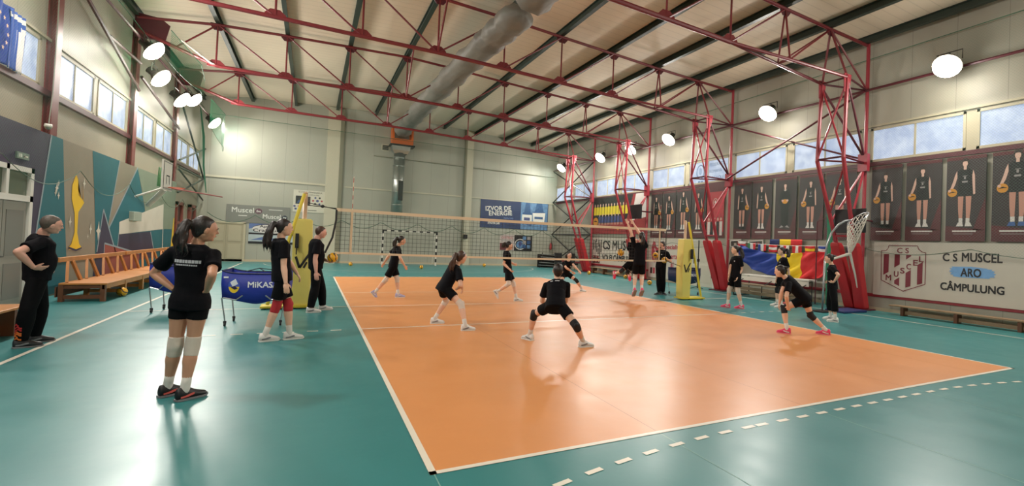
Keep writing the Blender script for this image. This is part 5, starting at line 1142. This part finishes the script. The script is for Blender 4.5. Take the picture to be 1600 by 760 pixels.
m_eye = mat('eye_white', '#a39a92', .3); m_iris = mat('eye_dark', '#1c1512', .2); m_lip = mat('lips', '#94504a', .5); m_print = mat('shirt_print_white', '#b9b9bd', .6)
def person(key, label, skin=m_sk1, hair=m_hairb, style='pony', ponytail=.32, shorts='shorts', pads=m_knw, socks=True, shoe=m_shw, sole=m_solew, male=False, heavy=0.0, vox=.0085, hands=('relax', 'relax'), back=None, chest=True, padpos=0):
    p = pose_of(POSE[key])
    H = p['H']; S_ = H / 1.75
    t = thing('person', label, 'person', (p['pel'].x, p['pel'].y, 0))
    U = V((0, 0, 1)); pel, neck, head = p['pel'], p['neck'], p['head']
    sp = (neck - pel).normalized()
    R = (p['sho']['R'] - p['sho']['L']).normalized(); R = (R - sp*R.dot(sp)).normalized(); F = sp.cross(R) * -1
    F = R.cross(sp) * -1
    if F.dot(p['F']) < 0: F = -F
    hR = (p['hip']['R'] - p['hip']['L']).normalized()
    HF = p['HF']; hu = ((head - neck).normalized()*.45 + U*.55).normalized(); HF = (HF - hu*HF.dot(hu)).normalized(); HR = HF.cross(hu).normalized()
    dims = dict(hip=(.160, .112), waist=(.122, .092), rib=(.140, .104), chest=(.158, .106), sh=(.178, .082)) if not male else dict(hip=(.168, .118), waist=(.155, .112), rib=(.175, .125), chest=(.195, .128), sh=(.215, .095))
    hv = heavy
    def torso(mb, g, low, top=True, n=24, loose=0.0):
        """g: extra thickness; low: hem below the pelvis joint (metres)"""
        L = (neck - pel).length; rg = []
        prof = [(-low, dims['hip'], 0), (0.0, dims['hip'], .0), (.25*L, (dims['waist'][0] + hv*.03, dims['waist'][1] + hv*.06), hv*.03), (.42*L, (dims['waist'][0]*1.02 + hv*.03, dims['waist'][1]*1.03 + hv*.07), hv*.03), (.62*L, dims['rib'], hv*.015 + .0), (.80*L, dims['chest'], .008), (.92*L, (dims['sh'][0]*.92, dims['sh'][1]), -.005), (.985*L, (dims['sh'][0]*.60, dims['sh'][1]*.78), -.008), (1.03*L, (.07, .062), -.006)]
        fine = []
        for (h0, (a0, b0), f0), (h1, (a1, b1), f1) in zip(prof[:-1], prof[1:]):
            for k_ in range(3):
                q_ = k_/3; w_ = q_*q_*(3 - 2*q_); fine.append((h0 + (h1-h0)*q_, (a0 + (a1-a0)*w_, b0 + (b1-b0)*w_), f0 + (f1-f0)*w_))
        fine.append(prof[-1])
        for h, (a, b_), fo in fine:
            if h < .5*L: a += (dims['hip'][0] + .004 - a)*loose if a < dims['hip'][0] else 0; b_ += max(0, dims['hip'][1] + .002 - b_)*loose
            f_ = max(0, min(1, h/L)); ax = (hR*(1-f_) + R*f_).normalized(); ax = (ax - sp*ax.dot(sp)).normalized(); fw = sp.cross(ax); fw = fw if fw.dot(F) > 0 else -fw
            c = pel + sp*h + fw*fo*S_; a, b_ = a*S_ + g, b_*S_ + g
            rg.append([c + ax*a*math.copysign(abs(math.cos(q))**.85, math.cos(q)) + fw*b_*math.copysign(abs(math.sin(q))**.9, math.sin(q)) for q in [2*PI*i/n for i in range(n)]])
        mb.rings(rg)
    def limb(mb, a, b_, prof, n=14):
        mb.tube([a.lerp(b_, f_) for f_, r in prof], [r*S_ for f_, r in prof], n)
    # ---------------- body: one continuous surface
    b = MB(); torso(b, -.012, .03)
    b.tube([neck - sp*.08, neck + (head - neck)*.35, head - hu*.02*S_], [.060*S_, (.052 + (.012 if male else 0))*S_, .048*S_], 14)
    hw, hd, hh = .076*S_, .096*S_, .116*S_
    b.ell(head, (HR*hw, HF*hd, hu*hh*.92), 22, 16)
    b.ell(head + HF*.022*S_ - hu*.045*S_, (HR*hw*.82, HF*hd*.72, hu*hh*.66), 18, 12)
    b.ell(head + HF*.068*S_ - hu*.092*S_, (HR*.026*S_, HF*.022*S_, hu*.02*S_), 12, 8)                        # chin
    b.ell(head + HF*.085*S_ + hu*.022*S_, (HR*.05*S_, HF*.012*S_, hu*.012*S_), 12, 8)                        # brow
    b.rings([[head + HF*(.085 + dx)*S_ + hu*z*S_ + (HR*math.cos(q)*w_ + HF*math.sin(q)*w_*.8)*S_ for q in [2*PI*i/8 for i in range(8)]] for z, dx, w_ in ((.022, .002, .008), (0, .012, .010), (-.022, .022, .015), (-.034, .012, .013))])   # nose
    for s in (-1, 1):
        b.ell(head + HR*s*(hw + .004*S_) - HF*.004*S_ - hu*.004*S_, (HR*.009*S_, (HF*.9 + hu*.3).normalized()*.019*S_, hu*.032*S_), 12, 8)   # ears
        b.ell(head + HR*s*.038*S_ + HF*.058*S_ - hu*.030*S_, (HR*.026*S_, HF*.020*S_, hu*.028*S_), 10, 8)     # cheeks
    b.ell(head + HF*.088*S_ - hu*.058*S_, (HR*.022*S_, HF*.010*S_, hu*.010*S_), 10, 8)                       # mouth
    for s, hd_ in (('L', hands[0]), ('R', hands[1])):
        sg = 1 if s == 'R' else -1
        sh, el, wr = p['sho'][s], p['elb'][s], p['wri'][s]; k = 1.12 if male else 1.0
        b.sph(sh - U*.005, .054*S_*k, 14, 10)
        limb(b, sh, el, [(-.02, .050*k), (.15, .052*k), (.5, .046*k), (.85, .039*k), (1, .038*k), (1.04, .034*k)])
        b.sph(el, .037*S_*k, 12, 8)
        limb(b, el, wr, [(-.04, .034*k), (.05, .038*k), (.28, .041*k), (.65, .032*k), (.92, .025*k), (1.03, .024*k)])
        # hand: palm, four fingers, thumb leaving the side of the palm
        d = (wr - el).normalized(); hs = S_*(1.08 if male else .98)
        toC = ((neck + pel)/2 - wr); 
        if hd_ == 'hip':
            d = (d*.35 + F*.5 - U*.1 + toC.normalized()*.45).normalized(); nrm = toC
        elif hd_ == 'up': nrm = F
        elif hd_ == 'ball': nrm = U if d.z < .3 else F
        elif hd_ == 'thigh': nrm = -U
        else: nrm = toC
        nrm = (nrm - d*nrm.dot(d)); nrm = nrm.normalized() if nrm.length > .01 else frame_of(d)[0]
        side = d.cross(nrm).normalized()
        if side.dot(F) < 0 and hd_ != 'up': side = -side        # thumb side towards the front
        if hd_ == 'up': side = -R*sg; side = (side - d*side.dot(d)).normalized()
        if hd_ == 'hip': side = U; side = (side - d*side.dot(d) - nrm*side.dot(nrm)).normalized(); side = -side if hd_ == 'x' else side
        pc = wr + d*.048*hs
        b.ell(pc, (d*.056*hs, side*.041*hs, nrm*.016*hs), 14, 10)
        cu = dict(relax=.35, hip=.18, up=.06, ball=.42, thigh=.15)[hd_]
        for fi, (off, ln) in enumerate(((.030, .070), (.011, .079), (-.009, .074), (-.028, .058))):
            q0 = wr + d*.088*hs + side*off*hs; dr = (d + side*off*2.2).normalized(); pts = [wr + d*.055*hs + side*off*.8*hs, q0]; a = 0
            for sg_l in (.45, .32, .25):
                a += cu; q0 = q0 + (dr*math.cos(a) + nrm*math.sin(a))*ln*sg_l*hs; pts.append(q0)
            b.tube(pts, [.0085*hs, .0092*hs, .0086*hs, .008*hs, .0065*hs], 8)
        tb = wr + d*.022*hs + side*.030*hs; td = (side*.62 + d*.70 + nrm*.25).normalized(); t2 = tb + td*.036*hs; t3 = t2 + (td*.6 + d*.6 + nrm*.2).normalized()*.030*hs
        b.tube([wr + d*.015*hs + side*.012*hs, tb, t2, t3], [.013*hs, .0125*hs, .0105*hs, .0085*hs], 8)
        p.setdefault('hand', {})[s] = wr + d*.10*hs + nrm*.03*hs; p.setdefault('nrm', {})[s] = nrm
    for s in 'LR':
        hp, kn, an = p['hip'][s], p['knee'][s], p['ank'][s]; k = 1.06 if male else 1.0
        b.sph(hp, .080*S_*k, 14, 10)
        limb(b, hp, kn, [(-.03, .076*k), (.1, .084*k), (.35, .077*k), (.7, .062*k), (.93, .053*k), (1.03, .050*k)])
        b.sph(kn, .053*S_*k, 14, 10)
        limb(b, kn, an, [(-.04, .050*k), (.1, .052*k), (.3, .058*k), (.55, .048*k), (.85, .035*k), (1.0, .034*k)])
        kd = ((kn - hp).normalized() - (an - kn).normalized())
        calf = (hp - kn).cross(an - kn)
        back_ = -(p['foot'][s]); b.ell(kn.lerp(an, .30) + back_*.016*S_, ((an - kn).normalized()*.11*S_, back_.cross((an-kn).normalized())*.046*S_, back_*.046*S_), 12, 8)
        fd = V(p['foot'][s]); pt = math.radians(p['pitch'][0 if s == 'L' else 1]); fdir = (fd*math.cos(pt) - U*math.sin(pt)).normalized(); fup = (U*math.cos(pt) + fd*math.sin(pt)).normalized()
        p.setdefault('fdir', {})[s] = fdir; p.setdefault('fup', {})[s] = fup
        b.tube([an + fup*.02*S_, an - fup*.03*S_ + fdir*.01*S_, an - fup*.05*S_ + fdir*.07*S_, an - fup*.055*S_ + fdir*.15*S_], [.032*S_, .034*S_, .028*S_, .018*S_], 10)
    place(fuse(b, vox*.8 if vox < .009 else vox, 3), 'body', skin, t)
    # ---------------- face details
    for s in (-1, 1):
        e = MB(); e.sph(head + HR*s*.031*S_ + HF*.080*S_ + hu*.006*S_, .0095*S_, 12, 8); eo = e.build('eye', m_eye, t, True)
        e = MB(); e.sph(head + HR*s*.031*S_ + HF*.0862*S_ + hu*.006*S_, .0058*S_, 10, 6); e.build('iris', m_iris, eo, True)
        e = MB(); e.tube([head + HR*s*.016*S_ + HF*.097*S_ + hu*.024*S_, head + HR*s*.032*S_ + HF*.096*S_ + hu*.029*S_, head + HR*s*.049*S_ + HF*.086*S_ + hu*.024*S_], .0035*S_, 6); e.build('eyebrow', hair, t)
    e = MB(); e.tube([head - HR*.02*S_ + HF*.094*S_ - hu*.058*S_, head + HF*.099*S_ - hu*.057*S_, head + HR*.02*S_ + HF*.094*S_ - hu*.058*S_], [.002*S_, .0055*S_, .002*S_], 8); e.build('lips', m_lip, t)
    if key == 'man_balls':
        e = MB(); e.ell(head + HF*.052*S_ - hu*.082*S_, (HR*.050*S_, HF*.045*S_, hu*.034*S_), 14, 10); e.build('beard', hair, t, True)
    # ---------------- hair
    b = MB(); tk = .007 if male else .011
    b.ell(head - HF*.030*S_ + hu*.022*S_, (HR*(hw + (tk - .002)*S_), HF*(hd - .006*S_), hu*(hh*.92 + (tk - .014)*S_)), 24, 16)
    b.ell(head - HF*.020*S_ + hu*.062*S_, (HR*(hw*.86), HF*(hd*.90), hu*hh*.47), 20, 12)
    b.ell(head - HF*.052*S_ - hu*.025*S_, (HR*(hw*.86 + tk*.5*S_), HF*(hd*.52), hu*hh*(.60 if not male else .42)), 20, 12)
    if style == 'pony':
        st = head - HF*.105*S_ + hu*.035*S_; out = st - HF*.045*S_ + hu*.01*S_; dn = (-U*1.0 - p['F']*.12 - HF*.05).normalized()
        pts = [st + HF*.03*S_, st, out]; rr = [.032, .026, .032]
        for i in range(1, 8):
            f_ = i/7; pts.append(out + dn*ponytail*f_ - HF*.03*math.sin(f_*PI)*S_ + HR*.012*math.sin(f_*5)); rr.append([.038, .044, .046, .044, .038, .028, .012][i-1])
        b.tube(pts, [r*S_ for r in rr], 12)
        for i in range(6):
            a_ = i*1.05; b.tube([q + (HR*math.cos(a_) + HF*math.sin(a_))*(.012 + .014*math.sin(j*.9 + i*1.7)**2 + .004*j)*S_ for j, q in enumerate(pts[2:])] + [pts[-1] + dn*(.03 + .012*(i % 3)) + (HR*math.cos(a_) + HF*math.sin(a_))*.03*S_], [r*S_*.55 for r in rr[2:]] + [.004], 8)
    elif style == 'bun':
        b.sph(head - HF*.112*S_ + hu*.045*S_, .036*S_, 14, 10); b.ell(head - HF*.15*S_ + hu*.04*S_, (HR*.022*S_, HF*.04*S_, hu*.02*S_), 10, 8)
    hm = fuse(b, .007 if vox < .01 else .009, 3)
    place(hm, 'hair', hair, t)
    if style == 'pony':
        e = MB(); e.lathe(head - HF*.108*S_ + hu*.036*S_, [(.030*S_, -.008), (.033*S_, 0), (.030*S_, .008)], HF, 14); e.build('hair_tie', m_sock if key in ('croucher', 'girl_redpads') else m_shb, t)
    # ---------------- clothes
    b = MB(); torso(b, .012, .085 if not male else .06, loose=0 if key == 'girl_front' else .45)
    for s in 'LR':
        sh, el = p['sho'][s], p['elb'][s]; k = 1.12 if male else 1.0
        b.sph(sh - U*.008, .061*S_*k, 14, 10); limb(b, sh, el, [(-.05, .056*k), (.2, .062*k), (.45, .066*k), (.68, .072*k)])
        b.tube([sh + (neck - sh)*.55 - U*.025, sh - U*.008], [.052*S_, .057*S_], 12)
    sm = fuse(b, .010, 4); shirt = place(sm, 'shirt', m_shirt, t)
    if male and key != 'x':
        e = MB(); e.tube([neck + sp*.012 + (R*math.cos(a) + F*math.sin(a))*.068*S_ + F*.006 for a in [2*PI*i/16 for i in range(16)]], .012, 8, closed=True); e.build('collar', m_shirt, shirt, True)
    hr = MB(); torso_pts = [(pel + sp*z*S_, w_) for z, w_ in ((-.075, .0), (.0, .0), (.09, .0))]
    b = MB()
    L0 = [pel - sp*.06*S_, pel + sp*.0*S_, pel + sp*.10*S_]
    rg = []
    for c, a, d_ in ((pel - sp*.09*S_, .12, .09), (pel - sp*.04*S_, .158, .112), (pel + sp*.03*S_, .154, .110), (pel + sp*.10*S_, .128 + hv*.03, .098 + hv*.05)):
        fwd = sp.cross(hR); rg.append([c + hR*(a*S_ + .008)*math.cos(q) + fwd*(d_*S_ + .008)*math.sin(q) for q in [2*PI*i/22 for i in range(22)]])
    b.rings(rg)
    for s in 'LR':
        hp, kn, an = p['hip'][s], p['knee'][s], p['ank'][s]; k = 1.06 if male else 1.0
        b.sph(hp, .088*S_*k, 14, 10)
        if shorts == 'shorts': limb(b, hp, kn, [(-.05, .085), (.1, .093), (.35, .093), (.55, .094)])
        elif shorts == 'tight': limb(b, hp, kn, [(-.05, .083), (.1, .090), (.3, .085), (.40, .084)])
        elif shorts == 'long': limb(b, hp, kn, [(-.05, .085), (.1, .094), (.4, .095), (.76, .098)])
        elif shorts == 'capri':
            limb(b, hp, kn, [(-.05, .086), (.1, .096), (.5, .092), (1, .080)]); b.sph(kn, .078*S_, 12, 8); limb(b, kn, an, [(0, .080), (.3, .086), (.55, .084)])
        else:
            limb(b, hp, kn, [(-.05, .086*k), (.1, .096*k), (.5, .088*k), (1, .076*k)]); b.sph(kn, .078*S_*k, 12, 8); limb(b, kn, an, [(0, .076*k), (.3, .082*k), (.55, .076*k), (.8, .066*k), (.98, .060*k)])
    nm = 'trousers' if shorts in ('trousers', 'capri') else 'shorts'
    tr = place(fuse(b, .010, 4), nm, m_short, t)
    # ---------------- knee pads, socks, shoes
    for s in 'LR':
        hp, kn, an = p['hip'][s], p['knee'][s], p['ank'][s]; u1 = (hp - kn).normalized(); u2 = (an - kn).normalized()
        if pads is not None:
            q = MB(); o_ = kn + u2*padpos*S_
            q.tube([kn + u1*.095*S_, kn + u1*.05*S_, kn, kn + u2*.05*S_, kn + u2*.10*S_], [.064*S_, .065*S_, .066*S_, .062*S_, .059*S_], 16)
            fr = -(u1 + u2); fr = fr.normalized() if fr.length > .15 else V(p['foot'][s]); q.ell(kn + fr*.016*S_, (u2*.065*S_, fr.cross(u2).normalized()*.046*S_, fr*.056*S_), 14, 10)
            kp = place(fuse(q, .008, 3), 'knee_pad', pads, t)
        fdir, fup = p['fdir'][s], p['fup'][s]; sd = fdir.cross(fup).normalized()
        if socks:
            q = MB(); q.tube([an + (kn - an).normalized()*.165*S_, an + (kn - an).normalized()*.06*S_, an, an - fup*.03*S_], [.041*S_, .040*S_, .040*S_, .04*S_], 14); q.build('sock', m_sock, t, True)
        q = MB(); n = 16; rg = []
        for x, z0, z1, w_ in ((-.074, -.070, -.005, .020), (-.064, -.082, .026, .034), (-.03, -.084, .032, .040), (.0, -.084, .034, .041), (.035, -.084, .022, .042), (.07, -.084, .0, .043), (.11, -.084, -.018, .047), (.145, -.084, -.030, .046), (.172, -.082, -.038, .037), (.188, -.078, -.052, .018)):
            zc, zh = (z0 + z1)/2, (z1 - z0)/2
            rg.append([an + fdir*x*S_ + fup*(zc + zh*math.sin(a))*S_ + sd*w_*S_*math.cos(a)*(1.0 if math.sin(a) < 0 else 1 - .25*math.sin(a)) for a in [2*PI*i/n for i in range(n)]])
        q.rings(rg); so_ = q.build('shoe', shoe, t, True)
        q = MB(); rg = []
        for x, w_ in ((-.080, .020), (-.068, .038), (-.03, .044), (.04, .043), (.09, .047), (.135, .051), (.172, .042), (.196, .020)):
            lift = .012 if x > .18 else (.004 if x < -.07 else 0)
            rg.append([an + fdir*x*S_ + fup*(z + lift)*S_ + sd*w_*S_*c_ for c_, z in ((-1, -.093), (1, -.093), (1.04, -.086), (1.03, -.074), (-1.03, -.074), (-1.04, -.086))])
        q.rings(rg); q.build('sole', sole, so_)
        q = MB()
        for c_ in (-1, 1): q.rings([[an + fdir*(x + .012*dx)*S_ + fup*(z + dz)*S_ + sd*w_*S_*c_ for dx, dz in ((-1, -.008), (1, -.008), (1, .008), (-1, .008))] for x, z, w_ in ((-.04, -.055, .044), (.0, -.05, .0455), (.05, -.035, .046))])
        q.build('side_stripe', {m_shb: m_soler, m_shp: m_solew, m_shl: m_solew}.get(shoe, m_soleg), so_)
        q = MB()
        for i in range(4): q.tube([an + fdir*(.045 + i*.02)*S_ + fup*(.0 - i*.0095)*S_ - sd*.022*S_, an + fdir*(.045 + i*.02)*S_ + fup*(.006 - i*.0095)*S_, an + fdir*(.045 + i*.02)*S_ + fup*(.0 - i*.0095)*S_ + sd*.022*S_], .0035*S_, 5)
        q.build('laces', sole if shoe is not m_shw else m_soleg, so_)
    # ---------------- prints wrapped onto the shirt
    def decal(rects, direction, m, nm='shirt_print'):
        bv = BVHTree.FromPolygons([v.co + parent_origin(t) for v in shirt.data.vertices], [tuple(f.vertices) for f in shirt.data.polygons])
        ax = R if direction.dot(F) < 0 else -R; q = MB()
        for (u0, v0, u1, v1) in rects:
            nu, nv = max(1, int(abs(u1-u0)/.012)), max(1, int(abs(v1-v0)/.012)); g = {}
            for i in range(nu + 1):
                for j in range(nv + 1):
                    c = neck - sp*(.0) + ax*(u0 + (u1-u0)*i/nu) - sp*(v0 + (v1-v0)*j/nv); hit = bv.ray_cast(c + direction*.6, -direction)
                    g[i, j] = (hit[0] + direction*.003) if hit[0] is not None else None
            for i in range(nu):
                for j in range(nv):
                    qs = [g[i, j], g[i+1, j], g[i+1, j+1], g[i, j+1]]
                    if all(x is not None for x in qs): q.add(qs, [(0, 1, 2, 3)])
        if q.v: q.build(nm, m, shirt, fix=False)
    if back == 'rows':
        random.seed(3); r = []; u = -.118
        while u < .10: w_ = random.choice((.018, .022, .026)); r.append((u, .135, min(u + w_, .112), .165)); u += w_ + .004
        u = -.10
        while u < .085: w_ = random.choice((.012, .015)); r.append((u, .178, u + w_, .192)); u += w_ + .004
        decal(r, -F, m_print)
    elif back == 'shoulder': decal([(-.10, .065, -.055, .085), (-.02, .06, .055, .085)], -F, m_print)
    if chest: decal([(.05, .13, .085, .165)] if True else [], F, m_print, 'chest_badge')
    return t, p
P1, d1 = person('coach_left', 'heavy set man in black polo and track trousers, hands on hips, by the left benches', m_sk3, m_hairg, 'short', shorts='trousers', pads=None, socks=False, shoe=m_shd, sole=m_soleg, male=True, heavy=.5, vox=.008, hands=('hip', 'hip'), chest=False)
P2, d2 = person('girl_front', 'tall player in the left foreground, hands on hips, seen from behind, white knee pads', m_sk2, m_hairb, 'pony', .30, 'tight', m_knw, shoe=m_shb, sole=m_soleg, vox=.0075, hands=('hip', 'hip'), back='rows', chest=False)
P3, d3 = person('girl_redpads', 'player with red knee pads and a long ponytail walking beside the ball cart', m_sk1, m_hairb, 'pony', .42, 'long', m_knr, vox=.0085, hands=('relax', 'relax'), chest=False)
P4, d4 = person('coach_ball', 'man in black holding a volleyball in front of the left net post', m_sk3, m_hairm, 'short', shorts='trousers', pads=None, socks=False, male=True, heavy=.35, vox=.0085, hands=('ball', 'relax'), chest=False)
P5, d5 = person('runner', 'player running to the right beyond the net near the handball goal', m_sk1, m_hairb, 'pony', .28, 'long', m_knw, shoe=m_shl, vox=.010)
P6, d6 = person('croucher', 'crouching player with a curly brown ponytail and white shoes on the near court', m_sk1, m_hairm, 'pony', .34, 'shorts', m_knw, vox=.0085, hands=('relax', 'relax'), chest=False)
P7, d7 = person('stepper', 'player stepping right beyond the net with one heel kicked up', m_sk1, m_hairb, 'pony', .14, 'long', m_knw, vox=.010)
P8, d8 = person('wide_croucher', 'player with legs wide apart seen from behind in the court centre, black knee pads', m_sk1, m_hairb, 'short_crop', 0, 'shorts', m_knb, vox=.0085, hands=('relax', 'relax'), back='shoulder', chest=False)
P9, d9 = person('far_girl', 'player with black knee pads crouching beyond the net by the far right sideline', m_sk1, m_hairb, 'pony', .2, 'shorts', m_knb, vox=.010)
P10, d10 = person('jumper', 'player jumping at the net with both arms stretched up, seen from behind', m_sk1, m_hairb, 'pony', .3, 'long', m_knw, shoe=m_shp, sole=m_soleg, vox=.010, hands=('up', 'up'), chest=False)
P11, d11 = person('spiker', 'player in the air beyond the net, half hidden by the jumping player, legs bent back', m_sk1, m_hairb, 'pony', .25, 'long', m_knb, shoe=m_shp, sole=m_solep, vox=.010)
P12, d12 = person('man_balls', 'bearded slim man in black holding two volleyballs behind the net', m_sk3, m_hairb, 'short', shorts='trousers', pads=None, socks=False, shoe=m_shd, sole=m_soleg, male=True, vox=.010, hands=('ball', 'ball'))
P13, d13 = person('pink_shoes', 'standing player in bright pink shoes and white knee pads left of the big flag', m_sk1, m_hairb, 'pony', .34, 'long', m_knw, shoe=m_shp, sole=m_solep, vox=.010)
P14, d14 = person('behind_girl', 'standing player behind the lunging player in front of the big flag', m_sk1, m_hairb, 'pony', .26, 'long', m_knb, vox=.010)
P15, d15 = person('lunger', 'player lunging to the left in pink shoes and black knee pads by the sideline', m_sk1, m_hairb, 'bun', 0, 'shorts', m_knb, shoe=m_shp, sole=m_solep, vox=.0085, hands=('relax', 'relax'), chest=False)
P16, d16 = person('white_shoes', 'player in calf length trousers, hand on hip, beside the hanging hoop net', m_sk1, m_hairb, 'bun', 0, 'capri', None, vox=.0095, hands=('hip', 'hip'))
# bright pattern on the first coach's trouser leg
m_fl = mat('flame_orange', '#e0702a', .6); m_fl2 = mat('flame_red', '#b8282a', .6)
kn, an = d1['knee']['R'], d1['ank']['R']; ax_ = (an - kn).normalized(); sd_ = ax_.cross(V((0, 0, 1))).normalized()
camd = V((.46, .88, 0)).normalized(); sdv = V((.88, -.46, 0))
tr = [o for o in P1.children if o.name.startswith('trousers')][0]
bv = BVHTree.FromPolygons([v.co + P1.location for v in tr.data.vertices], [tuple(f.vertices) for f in tr.data.polygons])
for m_, pts in ((m_fl2, [(.45, -.06, .02), (.53, -.05, .05), (.60, -.03, .05), (.66, -.06, .0)]), (m_fl, [(.70, -.06, .05), (.76, -.05, .05), (.82, -.06, .02), (.90, -.05, .05)])):
    q = MB()
    for f_, a_, c_ in pts:
        g = []
        for i in range(7):
            u = a_ + (c_ - a_)*i/6; row = []
            for j in range(4):
                c = kn.lerp(an, f_ + .055*j/3 + .03*math.sin(i*1.4)) + sdv*u; h = bv.ray_cast(c - camd*.4, camd); row.append(h[0] - camd*.003 if h[0] is not None else None)
            g.append(row)
        for i in range(6):
            for j in range(3):
                qq = [g[i][j], g[i+1][j], g[i+1][j+1], g[i][j+1]]
                if all(x is not None for x in qq): q.add(qq, [(0, 1, 2, 3)])
    if q.v: q.build('flame_print', m_, tr, fix=False)
# balls in hands
ball(d4['hand']['L'] + d4['nrm']['L']*.085, 'volleyball held against the body by the man in front of the left post', (.3, .8, .4), 'volleyballs held in hands')
ball(d12['hand']['L'] + d12['nrm']['L']*.08, 'volleyball in the left hand of the slim man behind the net', (.9, .2, .4), 'volleyballs held in hands')
ball(d12['hand']['R'] + d12['nrm']['R']*.08, 'volleyball in the right hand of the slim man behind the net', (.1, .9, 1.4), 'volleyballs held in hands')
